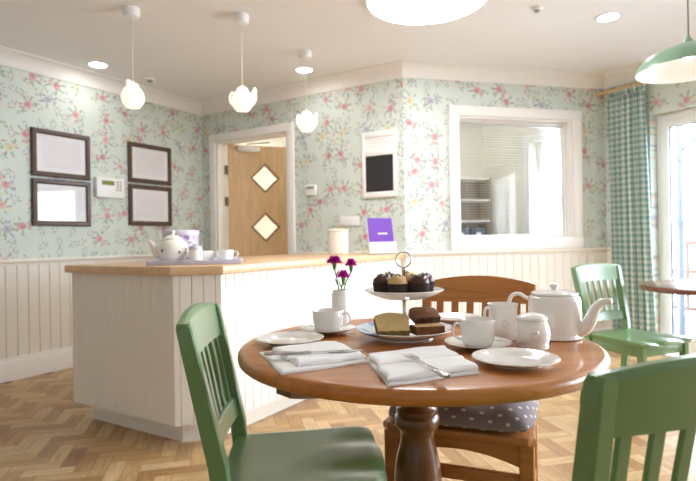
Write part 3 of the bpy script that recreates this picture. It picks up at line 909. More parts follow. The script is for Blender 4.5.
# entrance wall fittings
t = thing('chalkboard', 'white framed chalkboard with a black writing panel by the wall corner', 'chalkboard', on_wall(C1, dd, 2.043, 1.43), rzof(dd))
bm = NB(); w, h = .347, .588
for (a, b, c, e) in ((0, .034, 0, h), (w-.034, w, 0, h), (.034, w-.034, 0, .05), (.034, w-.034, h-.05, h), (.034, w-.034, .372, .43)):
    box(bm, a, b, -.022, 0, c, e, .004)
obj('frame', bm, MAT['white'], t)
bm = NB(); box(bm, .032, w-.032, -.010, -.001, .048, .374); obj('writing_panel', bm, MAT['board'], t)
bm = NB(); box(bm, .032, w-.032, -.012, -.001, .428, h-.048); obj('header_panel', bm, MAT['white'], t)
bm = NB()
for i, (a, b) in enumerate(((.10, .25), (.08, .27), (.12, .23))): box(bm, a, b, -.0135, -.0118, .455+i*.026, .460+i*.026)
obj('header_pattern', bm, plain('faint_grey_relief', (214, 210, 208), .5), t)
t = thing('door_entry_unit', 'small white entry unit with a dark window right of the oak door', 'door entry unit', on_wall(C1, dd, 1.405, 1.49), rzof(dd))
bm = NB(); box(bm, 0, .125, -.025, 0, 0, .10, .006); obj('housing', bm, MAT['plastic'], t)
bm = NB(); box(bm, .02, .105, -.027, -.024, .06, .085, .002); obj('display', bm, MAT['greypl'], t)
t = thing('double_socket', 'white double socket on the wall behind the cream canister', 'socket', on_wall(C1, dd, 1.80, 1.185), rzof(dd))
bm = NB(); box(bm, 0, .20, -.012, 0, 0, .086, .005); obj('plate', bm, MAT['plastic'], t)
for x in (.055, .145):
    bm = NB(); box(bm, x-.006, x+.006, -.017, -.011, .058, .076, .001); obj('switch', bm, MAT['plastic'], t)

# ------------------------------------------------------------------ ceiling items
downlight(-2.089, 4.515, H, 'round recessed downlight near the left wall above the framed prints')
downlight(1.826, 3.699, H, 'round recessed downlight between the large ceiling light and the green pendant')
downlight(-.365, 4.735, H, 'round recessed downlight behind the pendant nearest the chalkboard')
t = thing('ceiling_light', 'large round glowing ceiling light at the top of the picture', 'ceiling light', (.52, 3.37, H))
bm = NB(); lathe(bm, [(.36, 0), (.388, 0), (.388, -.014), (.382, -.018), (.372, -.016), (.36, -.01), (.36, 0)], 72); obj('trim_ring', bm, MAT['white'], t)
bm = NB(); lathe(bm, [(0, -.022), (.2, -.021), (.33, -.019), (.373, -.015), (.373, -.005), (0, -.005)], 72); obj('diffuser', bm, MAT['bigl'], t)
for (x, y, r, lab) in ((-1.80, 4.92, .05, 'small white ceiling detector near the left corner'), (1.276, 3.535, .035, 'small ceiling detector right of the large round light')):
    t = thing('ceiling_detector', lab, 'smoke detector', (x, y, H), 0, 'small detectors on the ceiling')
    bm = NB(); lathe(bm, [(0, 0), (r, 0), (r, -.012), (r*.8, -.018), (0, -.018)], 28); obj('base', bm, MAT['plastic'], t)
    bm = NB(); lathe(bm, [(0, -.018), (r*.5, -.018), (r*.45, -.03), (0, -.032)], 24); obj('sensor', bm, MAT['greypl'], t)

# teapot pendants
def pendant(x, y, rz, label):
    t = thing('teapot_pendant', label, 'pendant light', (x, y, H), rz, 'white teapot pendants above the counter')
    bm = NB(); lathe(bm, [(0, 0), (.052, 0), (.052, -.03), (.046, -.055), (.02, -.062), (0, -.062)], 32); obj('ceiling_rose', bm, MAT['pwhite'], t)
    zb_ = -.64
    bm = NB(); tube(bm, [(0, 0, -.06), (0, 0, zb_+.165)], .0035, 8); obj('flex', bm, MAT['cord'], t)
    bm = NB()
    SC = Matrix.Diagonal((.86, .86, 1, 1))
    lathe(bm, [(0, 0), (.05, 0), (.054, .006), (.075, .03), (.085, .055), (.082, .085), (.066, .115), (.05, .128), (.048, .133), (0, .133)], 40, z0=zb_, M=SC)
    sh_ = obj('shade', bm, MAT['shade'], t)
    bm = NB(); lathe(bm, [(0, .133), (.046, .133), (.044, .146), (.03, .158), (.012, .163), (.010, .17), (0, .172)], 32, z0=zb_, M=SC); obj('lid', bm, MAT['shade'], sh_)
    bm = NB(); tube(bm, smooth_path([(.055, 0, zb_+.05), (.076, 0, zb_+.075), (.078, 0, zb_+.11), (.086, 0, zb_+.142), (.092, 0, zb_+.150)], 5), [.024-.013*i/20 for i in range(21)], 12); obj('spout', bm, MAT['shade'], sh_)
    bm = NB(); tube(bm, smooth_path([(-.052, 0, zb_+.118), (-.072, 0, zb_+.122), (-.084, 0, zb_+.09), (-.078, 0, zb_+.055), (-.066, 0, zb_+.042)], 6), .007, 10); obj('handle', bm, MAT['shade'], sh_)
    return t
pendant(-1.375, 3.45, -PI/2+.1+PI*0, 'white teapot pendant furthest left, its handle towards the viewer')
pendant(-.693, 3.58, 0.0, 'white teapot pendant above the tray end of the counter, its spout to the right')
pendant(-.318, 4.28, .5, 'white teapot pendant furthest back, left of the chalkboard')

# green pendant lamp
t = thing('dome_pendant', 'sage green enamel dome pendant above the right hand cafe table', 'pendant light', (1.93, 3.0, 1.975))
bm = NB()
outer = [(.265, 0), (.262, .018), (.25, .045), (.22, .078), (.17, .108), (.11, .13), (.05, .142), (.03, .146), (.03, .155), (0, .155)]
lathe(bm, [(.262, .001)] + outer, 64); shade = obj('shade', bm, MAT['pgreen'], t)
bm = NB(); lathe(bm, [(.263, .0005), (.259, .016), (.247, .042), (.217, .074), (.168, .104), (.108, .126), (.048, .138), (0, .140)], 64); obj('inner_lining', bm, MAT['pwhite'], shade)
bm = NB(); lathe(bm, [(0, .154), (.024, .154), (.022, .17), (.012, .182), (.006, .2), (0, .2)], 24); obj('cap', bm, MAT['pgreen'], t)
bm = NB(); tube(bm, [(0, 0, .19), (0, 0, H-1.975)], .004, 8); obj('flex', bm, MAT['greycord'], t)
bm = NB(); lathe(bm, [(0, .135), (.02, .13), (.03, .105), (.032, .085), (.024, .066), (0, .056)], 24); obj('bulb', bm, MAT['bulb'], t)
bm = NB(); lathe(bm, [(0, H-1.975), (.05, H-1.975), (.05, H-2.0), (.02, H-2.02), (0, H-2.02)], 28); obj('ceiling_rose', bm, MAT['pwhite'], t)

# ------------------------------------------------------------------ chairs
def make_green_chair(loc, rz, label, group):
    t = thing('dining_chair', label, 'chair', loc, rz, group)
    G = MAT['green']
    b, f = -.205, .215
    def W(v): return .187+(.222-.187)*v
    def edge(u, v):   # rounded plan of the seat
        x = (u*2-1)*W(v); y = b+(f-b)*v
        return x, y
    def top(u, v):
        x, y = edge(u, v)
        a = (u*2-1)
        fr = 1 - .03*abs(a)**6*max(0, v-.7)/.3
        y = b+(f-b)*v*fr + .012*(1-a*a)*v
        dish = -.011*math.exp(-((v-.42)/.3)**2)*(1-a*a)**.7
        scoop = -.013*max(0, (v-.45)/.55)**1.3*math.exp(-((abs(a)-.48)/.22)**2)
        rim = -.006*max(0, (v-.9)/.1)**2 - .006*max(0, (abs(a)-.92)/.08)**2
        return (x, y, .452+dish+scoop+rim)
    def bot(u, v):
        x, y, z = top(u, v); return (x*.975, b+(y-b)*.985, .420)
    bm = NB(); surf_solid(bm, top, bot, 36, 30); obj('seat', bm, G, t, ang=50)
    yb = lambda z: b+.015-.085*(z-.45)/.41 if z > .45 else b+.015-.05*((.45-z)/.45)**1.3
    xb = lambda z: .178+.022*max(0, (z-.45)/.41)
    for s in (-1, 1):
        bm = NB(); zs = [0, .15, .3, .42, .50, .6, .7, .8, .845, .857]
        bar(bm, [(s*xb(z), yb(z), z) for z in zs], [.015, .016, .017, .018, .018, .018, .0175, .017, .0165, .013], [.018, .02, .022, .023, .023, .022, .021, .02, .019, .015], .004); obj('rear_leg', bm, G, t)
        bm = NB(); bar(bm, [(s*.185, f-.045, 0), (s*.188, f-.045, .22), (s*.19, f-.045, .421)], [.014, .017, .02], [.014, .017, .02], .004); obj('front_leg', bm, G, t)
        bm = NB(); box(bm, -.01, .01, b+.02, f-.06, .365, .421, .003, M=Matrix.Translation((s*.182, 0, 0)) @ Matrix.Rotation(-s*.05, 4, 'Z')); obj('side_apron', bm, G, t)
        bm = NB(); tube(bm, [(s*.177, yb(.18), .18), (s*.187, f-.045, .18)], .010, 10); obj('side_stretcher', bm, G, t)
    bm = NB(); box(bm, -.172, .172, f-.056, f-.036, .365, .421, .003); obj('front_apron', bm, G, t)
    bm = NB(); box(bm, -.165, .165, b-.012, b+.008, .365, .421, .003); obj('rear_apron', bm, G, t)
    bm = NB(); tube(bm, [(-.182, .0, .18), (.182, .0, .18)], .010, 10); obj('cross_stretcher', bm, G, t)
    def rail(name, za, zb_, arch, th, bow, xh):
        def mk(sg):
            def fn(u, v):
                a = u*2-1; z = za+(zb_+arch*(1-abs(a)**2.4)-za)*v
                y = yb(z) - bow*(1-a*a) + sg*th
                if v > .97: y -= sg*th*.5
                return (a*xh(z), y, z)
            return fn
        bm = NB(); surf_solid(bm, mk(1), mk(-1), 26, 12); return obj(name, bm, G, t, ang=45)
    rail('top_rail', .765, .857, .018, .0135, .016, lambda z: xb(z)+.0165)
    rail('lower_rail', .515, .572, .0, .009, .012, lambda z: xb(z)-.015)
    for i in range(6):
        a = (-2.5+i)/2.5*.80; bm = NB()
        pts = []
        for z in (.565, .62, .70, .775):
            pts.append((a*(xb(z)-.012), yb(z)-.014*(1-a*a), z))
        bar(bm, pts, .0125, .0055, .002); obj('slat', bm, G, t)
    return t
gch = 'green painted slat back chairs'
ch1 = make_green_chair((-.140, 1.505, 0), -1.497, 'green wooden slat back chair on the left, side on to the round table', gch)
dup(ch1, (1.734, 3.234, 0), -2.687, 'green wooden slat back chair in the background by the gingham curtain', gch)
dup(ch1, (.451, 1.07, 0), .33, 'green wooden slat back chair in the right foreground, seen from behind', gch)

def make_wood_chair():
    th = math.radians(202)
    t = thing('dining_chair', 'brown stained wooden slat back chair behind the round table with a grey cushion', 'chair', (.405, 1.875, 0), -th)
    G = MAT['chairwood']; b, f = -.21, .22
    bm = NB(); prism(bm, [(-.215, b), (.215, b), (.24, f-.02), (.22, f), (-.22, f), (-.24, f-.02)], .425, .45, .006); obj('seat', bm, G, t)
    yb = lambda z: b-.01-.10*(z-.45)/.43 if z > .45 else b-.01-.05*((.45-z)/.45)**1.3
    for s in (-1, 1):
        bm = NB(); bar(bm, [(s*.205, yb(z), z) for z in (0, .2, .42, .5, .65, .8, .865)], .018, [.018, .021, .024, .024, .022, .02, .018], .004); obj('rear_leg', bm, G, t)
        bm = NB(); bar(bm, [(s*.212, f-.035, 0), (s*.214, f-.035, .42)], .022, .022, .004); obj('front_leg', bm, G, t)
        bm = NB(); box(bm, s*.21-.011, s*.21+.011, b+.01, f-.05, .36, .425, .003); obj('side_apron', bm, G, t)
        bm = NB(); box(bm, s*.21-.009, s*.21+.009, b-.02, f-.05, .15, .185, .003); obj('side_stretcher', bm, G, t)
    # arched front apron
    def ap(sg):
        def fn(u, v):
            a = u*2-1; lo = .35+.035*(1-a*a); return (a*.195, f-.035+sg*.011, lo+(.426-lo)*v)
        return fn
    bm = NB(); surf_solid(bm, ap(1), ap(-1), 20, 4); obj('front_apron', bm, G, t)
    bm = NB(); box(bm, -.195, .195, f-.047, f-.025, .285, .325, .003); obj('front_stretcher', bm, G, t)
    bm = NB(); box(bm, -.19, .19, b-.02, b, .36, .425, .003); obj('rear_apron', bm, G, t)
    def mk(sg, za, zt_, arch, thk, xh):
        def fn(u, v):
            a = u*2-1; z = za+(zt_+arch*(1-a*a)-za)*v
            return (a*xh, yb(z)-.015*(1-a*a)+sg*thk, z)
        return fn
    bm = NB(); surf_solid(bm, mk(1, .792, .868, .03, .013, .224), mk(-1, .792, .868, .03, .013, .224), 24, 10); obj('top_rail', bm, G, t)
    bm = NB(); surf_solid(bm, mk(1, .54, .59, 0, .010, .19), mk(-1, .54, .59, 0, .010, .19), 16, 4); obj('lower_rail', bm, G, t)
    for i in range(6):
        a = (-2.5+i)/2.5*.74; bm = NB()
        bar(bm, [(a*.205, yb(z)-.015*(1-a*a), z) for z in (.58, .68, .80)], .0145, .006, .002); obj('slat', bm, G, t)
    return t
wc = make_wood_chair()
# cushion on it
cp = Matrix.Translation((.405, 1.875, 0)) @ Matrix.Rotation(-math.radians(202), 4, 'Z')
cushion = thing('seat_cushion', 'grey seat pad with white dots tied on the brown wooden chair', 'cushion', (.405, 1.875, .4505), -math.radians(202))
bm = NB(); uvl = bm.loops.layers.uv.new('UVMap')
N = 34
def cz(u, v, up):
    a, c = u*2-1, v*2-1
    ed = max(0, (1-abs(a)**5))*max(0, (1-abs(c)**5))
    hgt = .064*ed**.6*(1+.10*math.sin(a*9+c*3)*abs(c))
    for (px, py) in ((-.35, -.35), (.35, -.35), (-.35, .35), (.35, .35), (0, 0)):
        hgt -= .018*math.exp(-((a-px)**2+(c-py)**2)/.018)
    k = 1-.10*(abs(a)*abs(c))**3
    x, y = a*.238*k, c*.222*k+.012
    return (x, y, .005+(.022+max(hgt, 0)*.8 if up else max(0, .016*(1-ed**.4))))
T_ = [[bm.verts.new(cz(i/N, j/N, 1)) for j in range(N+1)] for i in range(N+1)]
B_ = [[(T_[i][j] if 0 and (i in (0, N) or j in (0, N)) else bm.verts.new(cz(i/N, j/N, 0))) for j in range(N+1)] for i in range(N+1)]
def fq(vs, uvs):
    f_ = bm.faces.new(vs)
    for lp, w_ in zip(f_.loops, uvs): lp[uvl].uv = w_
def cuv(v):
    a, c = v.co.x/.238, (v.co.y-.012)/.222; dz = .075-v.co.z
    return (v.co.x+math.copysign(dz*abs(a)**6, a)+.5, v.co.y+math.copysign(dz*abs(c)**6, c)+.5)
def uu(i, j, e=0): return (i/N*.47+.02, j/N*.44+.014)
for i in range(N):
    for j in range(N):
        q = ((i, j), (i+1, j), (i+1, j+1), (i, j+1))
        fq([T_[a][c] for a, c in q], [cuv(T_[a][c]) for a, c in q]); fq([B_[a][c] for a, c in q[::-1]], [uu(*p) for p in q[::-1]])
for k in range(N):
    for (p, q, e) in (((k, 0), (k+1, 0), 1), ((k, N), (k+1, N), 2), ((0, k), (0, k+1), 3), ((N, k), (N, k+1), 4)):
        a, c = T_[p[0]][p[1]], T_[q[0]][q[1]]; a2, c2 = B_[p[0]][p[1]], B_[q[0]][q[1]]
        fq([a, c, c2, a2], [(k/N*.45, 0), ((k+1)/N*.45, 0), ((k+1)/N*.45, .003), (k/N*.45, .003)])
obj('pad', bm, MAT['dots'], cushion, ang=80)
for s in (-1, 1):
    bm = NB(); tube(bm, smooth_path([(s*.20, -.19, .02), (s*.232, -.215, .03), (s*.236, -.25, .0), (s*.21, -.262, -.03)], 5), .006, 8, .4); obj('tie', bm, MAT['dots'], cushion)

# ------------------------------------------------------------------ round dining table
TC = (.194, 1.566)
tb = thing('dining_table', 'large round honey wood dining table set for tea in the foreground', 'table', (TC[0], TC[1], 0))
R_ = .512
bm = NB(); lathe(bm, [(0, .714), (R_-.02, .714), (R_-.008, .7155), (R_-.002, .721), (R_, .732), (R_-.001, .741), (R_-.006, .7475), (R_-.014, .75), (R_-.04, .75), (R_*.5, .75), (0, .75)], 128); obj('tabletop', bm, MAT['table'], tb)
bm = NB(); lathe(bm, [(0, .2), (.085, .2), (.09, .215), (.08, .235), (.05, .25), (.056, .27), (.068, .31), (.069, .36), (.066, .39), (.058, .43), (.050, .46), (.048, .478), (.051, .494), (.060, .503), (.065, .513), (.065, .533), (.058, .542), (.061, .548), (.060, .556), (.050, .564), (.046, .58), (.05, .61), (.068, .64), (.07, .685), (0, .685)], 48); obj('pedestal', bm, MAT['tabledark'], tb)
bdir = math.atan2(-.296, -.337)
bm = NB()
def beam(sg):
    def fn(u, v):
        a = u*2-1; lo = .686-.030*(1-abs(a)**4); return (a*.468, sg*.03, lo+(.7135-lo)*v)
    return fn
surf_solid(bm, beam(1), beam(-1), 24, 3); obj('support_batten', bm, MAT['tabledark'], tb, None, bdir)
for k in range(4):
    bm = NB(); a = bdir + k*PI/2 + PI/4
    ca, sa = math.cos(a), math.sin(a)
    pp = smooth_path([(.05*ca, .05*sa, .245), (.15*ca, .15*sa, .215), (.25*ca, .25*sa, .12), (.34*ca, .34*sa, .045), (.40*ca, .40*sa, .028)], 6)
    tube(bm, pp, [.036-.012*i/(len(pp)-1) for i in range(len(pp))], 14); obj('foot', bm, MAT['tabledark'], tb)
ZT = .7503

# second table
t2 = thing('cafe_table', 'small round reddish wood cafe table at the right edge', 'table', (2.23, 3.20, 0))
bm = NB(); lathe(bm, [(0, .715), (.42, .715), (.432, .718), (.44, .728), (.44, .738), (.434, .747), (.424, .75), (0, .75)], 96); obj('tabletop', bm, MAT['redwood'], t2)
bm = NB(); lathe(bm, [(0, .03), (.05, .03), (.045, .1), (.035, .3), (.04, .55), (.06, .69), (.12, .70), (.12, .715), (0, .715)], 36); obj('pedestal', bm, MAT['tabledark'], t2)
bm = NB(); lathe(bm, [(0, 0), (.19, 0), (.19, .012), (.16, .024), (.06, .035), (0, .035)], 48); obj('base', bm, MAT['tabledark'], t2)

# ------------------------------------------------------------------ china on the round table
def lathe_obj(name, prof, mat, parent, seg=56, **kw):
    bm = NB(); lathe(bm, prof, seg); return obj(name, bm, mat, parent, **kw)
def saucer(x, y, z, label, r=.09):
    bm = NB(); k = r/.09
    lathe(bm, [(0, 0), (.026*k, 0), (.028*k, .002), (.05*k, .006), (.075*k, .012), (.0895*k, .0175), (.0905*k, .0185), (.089*k, .0195), (.074*k, .0145), (.05*k, .0095), (.03*k, .0065), (0, .006)], 64)
    return tag(obj('saucer', bm, MAT['china'], None, (x, y, z)), label, 'saucer', 'white saucers on the round table')
def plate(x, y, z, label, r=.105):
    bm = NB(); k = r/.105
    lathe(bm, [(0, 0), (.06*k, 0), (.062*k, .003), (.072*k, .007), (.103*k, .0165), (.105*k, .018), (.103*k, .0195), (.072*k, .0105), (.066*k, .0065), (.06*k, .0055), (0, .0055)], 72)
    return tag(obj('side_plate', bm, MAT['china'], None, (x, y, z)), label, 'plate', 'white side plates on the round table')
def cup(x, y, z, rz, label, r=.05, h=.066, grp='white teacups on saucers'):
    t = thing('teacup', label, 'cup', (x, y, z), rz, grp)
    k = r/.05; q = h/.066
    lathe_obj('bowl', [(0, .001*q), (.034*k, 0), (.037*k, .002*q), (.042*k, .007*q), (.0465*k, .016*q), (.0485*k, .03*q), (.0505*k, .064*q), (.0495*k, .066*q), (.048*k, .064*q), (.0465*k, .03*q), (.044*k, .016*q), (.035*k, .008*q), (0, .007*q)], MAT['china'], t)
    bm = NB(); tube(bm, smooth_path([(.048*k, 0, .054*q), (.066*k, 0, .057*q), (.076*k, 0, .045*q), (.07*k, 0, .026*q), (.044*k, 0, .016*q)], 6), .0045*k, 10, .8); obj('handle', bm, MAT['china'], t)
    return t
SX, SY = -.072, 1.738
saucer(SX, SY, ZT, 'white saucer under the teacup beside the vase')
cup(SX+.003, SY, ZT+.0068, -.3, 'white teacup on the saucer beside the vase', .050, .068)
saucer(.350, 1.462, ZT, 'white saucer under the teacup in front of the milk jug', .090)
cup(.350, 1.462, ZT+.0072, PI+.25, 'white teacup on the saucer in front of the milk jug', .048, .073)
plate(-.175, 1.570, ZT, 'white side plate beside the left napkin', .10)
plate(.392, 1.268, ZT, 'white side plate right of the napkin with the fork', .101)
plate(.375, 1.94, ZT, 'white side plate at the far side in front of the brown chair', .098)

def spoon(x, y, z, rz, label):
    t = thing('teaspoon', label, 'spoon', (x, y, z), rz, 'teaspoons beside the teacups')
    bm = NB(); tube(bm, [(-.07, 0, .003), (-.055, 0, .003), (-.02, 0, .004), (.02, 0, .006), (.035, 0, .004)], [.0035, .004, .0024, .002, .003], 8, .5); obj('handle', bm, MAT['steel'], t)
    bm = NB()
    def tp(u, v):
        a, c = u*2-1, v*2-1; w = math.sqrt(max(0, 1-a*a)); return (.053+a*.02, c*w*.013, .0055-.0045*(1-a*a)*(1-c*c))
    surf_solid(bm, tp, lambda u, v: tuple(q-(0, 0, .0009)[i] for i, q in enumerate(tp(u, v))), 14, 8); obj('bowl', bm, MAT['steel'], t)
spoon(-.143, 1.716, ZT+.017, .9, 'teaspoon on the left rim of the saucer beside the vase')
spoon(.408, 1.432, ZT+.0185, 2.6, 'teaspoon on the saucer in front of the sugar bowl')

# napkins
def napkin(c, label, seed):
    """c: four corners far-left, far-right, near-right, near-left"""
    c = [Vector(p) for p in c]; o = sum(c, Vector((0, 0)))/4
    rnd = random.Random(seed)
    def P(u, v):
        a = c[3]+(c[2]-c[3])*u; b = c[0]+(c[1]-c[0])*u
        return a+(b-a)*v - o
    t = thing('napkin', label, 'napkin', (o.x, o.y, ZT), 0, 'folded white linen napkins')
    def layer(u0, u1, v0, v1, za, zb_, wav, name):
        def ease(t): return .5-.5*math.cos(PI*t)*(1-.0*t) if 0 else t
        def hgt(u, v):
            du, dv = min(u, 1-u)*(u1-u0)*.25, min(v, 1-v)*(v1-v0)*.25
            e = min(du, dv); w_ = min(.012, (zb_-za)*1.6)
            k = 1 if e >= w_ else math.sqrt(max(0, 1-(1-e/w_)**2))
            cr = wav*(math.sin(u*6+v*3+seed)+math.sin(v*8-u*3+seed*2)+.7*math.sin(u*13+v*11+seed))
            return za + ((zb_-za)+cr)*(.25+.75*k)
        def pos(u, v):
            # cluster samples near the borders
            f = lambda t: .5-.5*math.copysign(abs(math.cos(PI*t))**.75, math.cos(PI*t))
            return f(u), f(v)
        def xy(u, v):
            j = .0025*math.sin(u*9+seed)*(1 if v in (0, 1) else .6); k2 = .0025*math.sin(v*8+seed*3)
            p = P(u0+(u1-u0)*u, v0+(v1-v0)*v); return p.x+k2, p.y+j
        def tp(u, v):
            u, v = pos(u, v); x, y = xy(u, v); return (x, y, hgt(u, v))
        def bt(u, v):
            u, v = pos(u, v); x, y = xy(u, v); return (x, y, za)
        bm = NB(); surf_solid(bm, tp, bt, 36, 36); return obj(name, bm, MAT['linen'], t, ang=70)
    layer(0, 1, 0, 1, 0, .0085, .0005, 'lower_fold')
    return t, P, layer
n1, P1, L1 = napkin([(-.240, 1.424), (-.033, 1.520), (.046, 1.303), (-.155, 1.198)], 'white folded napkin under the table knife on the left', 1)
L1(.16, .985, .36, .985, .0092, .0185, .0008, 'upper_fold')
L1(.20, .995, .06, .36, .0092, .0195, .0010, 'turned_fold')
n2, P2, L2 = napkin([(.040, 1.345), (.255, 1.437), (.287, 1.186), (.076, 1.088)], 'white folded napkin under the fork at the front', 2)
L2(.0, .995, .01, .46, .0092, .0195, .0008, 'turned_fold'); L2(.02, .985, .48, .985, .0092, .0185, .0008, 'upper_fold')

def knife():
    a, b = Vector((-.212, 1.318)), Vector((.047, 1.350)); d = b-a; L = .235
    t = thing('table_knife', 'steel table knife lying across the left napkin', 'knife', (a.x, a.y, ZT+.0205), math.atan2(d.y, d.x))
    bm = NB(); tube(bm, [(0, 0, .003), (.01, 0, .003), (.06, 0, .003), (.11, 0, .003), (.118, 0, .003)], [.007, .0105, .009, .0065, .005], 12, .45); obj('handle', bm, MAT['steel'], t)
    bm = NB(); pts = [(.116, -.004), (.14, -.009), (.21, -.0095), (L, -.004), (L+.012, .003), (.21, .006), (.116, .004)]
    prism(bm, pts, .0022, .0036); obj('blade', bm, MAT['steel'], t)
knife()
def fork():
    a, b = Vector((.196, 1.075)), Vector((.132, 1.285)); d = b-a
    t = thing('table_fork', 'steel table fork lying on the front napkin', 'fork', (a.x, a.y, ZT+.0205), math.atan2(d.y, d.x))
    bm = NB(); tube(bm, [(0, 0, .003), (.008, 0, .003), (.05, 0, .003), (.10, 0, .004), (.14, 0, .006), (.152, 0, .006)], [.008, .0125, .0095, .0042, .0036, .006], 12, .4); obj('handle', bm, MAT['steel'], t)
    bm = NB(); prism(bm, [(.148, -.004), (.158, -.011), (.172, -.012), (.172, .012), (.158, .011), (.148, .004)], .0050, .0066)
    obj('neck', bm, MAT['steel'], t)
    for k in range(4):
        y = -.0102+k*.0068; bm = NB(); tube(bm, [(.170, y, .0058), (.19, y, .0045), (.205, y, .0050), (.213, y, .0062)], [.0018, .0017, .0014, .0007], 6); obj('tine', bm, MAT['steel'], t)
fork()

# bud vase and carnations
VX, VY = -.0285, 1.89
bm = NB(); lathe(bm, [(0, 0), (.029, 0), (.0315, .003), (.032, .012), (.032, .105), (.0305, .115), (.027, .121), (.0265, .126), (.0245, .126), (.0245, .12), (.028, .105), (.028, .012), (0, .008)], 44)
tag(obj('bud_vase', bm, MAT['china'], None, (VX, VY, ZT)), 'plain white cylinder vase holding the magenta carnations', 'vase')
def carnation(hx, hy, hz, r, label, seed):
    rnd = random.Random(seed)
    base = (VX + (hx-VX)*.12, VY + (hy-VY)*.12, ZT+.012)
    t = thing('carnation', label, 'flower', base, 0, 'magenta carnations in the white vase')
    h = Vector((hx, hy, hz)) - Vector(base)
    neck = Vector((( hx-VX)*.32+VX-base[0], (hy-VY)*.32+VY-base[1], ZT+.128-base[2]))
    neck2 = Vector((h.x*.95, h.y*.95, h.z-.028))
    bm = NB(); tube(bm, smooth_path([(0, 0, 0), tuple(neck), tuple(neck2)], 6), .0022, 8); obj('stem', bm, MAT['stem'], t)
    bm = NB(); lathe(bm, [(0, -.030), (.003, -.029), (.0062, -.02), (.0068, -.010), (.0085, -.002), (0, -.002)], 16, h.x, h.y, h.z); obj('calyx', bm, MAT['stem'], t)
    bm = NB()
    for k in range(7):
        rr = r*(1-.10*k); z0 = -.004+.0032*k; ph = rnd.random()*6; cup_ = .30+.12*k
        n_ = 48; ring0 = bm.verts.new((h.x, h.y, h.z+z0-.004))
        R1, R2 = [], []
        for i in range(n_):
            a = 2*PI*i/n_
            f1 = .55*rr; f2 = rr*(1+.10*math.sin(a*5+ph)+.06*math.sin(a*17+ph*2))
            R1.append(bm.verts.new((h.x+f1*math.cos(a), h.y+f1*math.sin(a), h.z+z0+f1*cup_*.6+.0012*math.sin(a*9+ph))))
            R2.append(bm.verts.new((h.x+f2*math.cos(a), h.y+f2*math.sin(a), h.z+z0+f2*cup_*.75+.0035*math.sin(a*11+ph)-.0035)))
        for i in range(n_):
            j = (i+1) % n_
            bm.faces.new((ring0, R1[i], R1[j])); bm.faces.new((R1[i], R2[i], R2[j], R1[j]))
    obj('petals', bm, MAT['petal'], t, ang=80)
    for sg in (1, -1):
        bm = NB(); m_ = neck*.35+neck2*.65 if sg > 0 else neck*.8+neck2*.2
        tube(bm, smooth_path([tuple(m_), tuple(m_+Vector((sg*.006, 0, .014))), tuple(m_+Vector((sg*.012, .002, .030)))], 4), [.0025, .003, .003, .0028, .0026, .0022, .0016, .001, .0004][:9], 6, .35); obj('leaf', bm, MAT['stem'], t)
carnation(-.0495, 1.89, .975, .028, 'magenta carnation standing tallest at the left of the vase', 1)
carnation(.0095, 1.895, .966, .020, 'magenta carnation leaning right in the vase', 2)
carnation(-.019, 1.876, .926, .021, 'magenta carnation lowest in the vase, in the middle', 3)

# cake stand
KX, KY = .169, 1.638
ks = thing('cake_stand', 'two tier white china cake stand with a steel ring handle', 'cake stand', (KX, KY, ZT))
def dish(name, r, z, mat):
    bm = NB()
    lathe(bm, [(.004, z), (r*.55, z), (r*.58, z+.002), (r*.78, z+.010), (r*.985, z+.0235), (r, z+.0255), (r*.985, z+.0275), (r*.78, z+.0145), (r*.56, z+.0065), (.004, z+.0065)], 80)
    return obj(name, bm, mat, ks)
dish('lower_plate', .152, .004, MAT['blueplate']); lathe_obj('foot_ring', [(.07, .0), (.088, .0), (.088, .004), (.07, .004), (.07, 0)], MAT['china'], ks)
ZU = .121
dish('upper_plate', .121, ZU, MAT['china'])
bm = NB(); lathe(bm, [(0, .008), (.010, .008), (.010, .018), (.0045, .022), (.0045, .05), (.007, .055), (.007, .065), (.0045, .07), (.0045, ZU-.012), (.009, ZU-.006), (.012, ZU), (0, ZU)], 20); obj('lower_rod', bm, MAT['steel'], ks)
bm = NB(); lathe(bm, [(0, ZU+.0065), (.011, ZU+.0065), (.009, ZU+.014), (.004, ZU+.018), (.004, ZU+.078), (.006, ZU+.082), (.006, ZU+.090), (0, ZU+.094)], 20); obj('upper_rod', bm, MAT['steel'], ks)
bm = NB(); torus(bm, .0235, .0022, 40, 10, Matrix.Translation((0, 0, ZU+.094+.0235)) @ Matrix.Rotation(PI/2, 4, 'X')); obj('ring_handle', bm, MAT['steel'], ks)
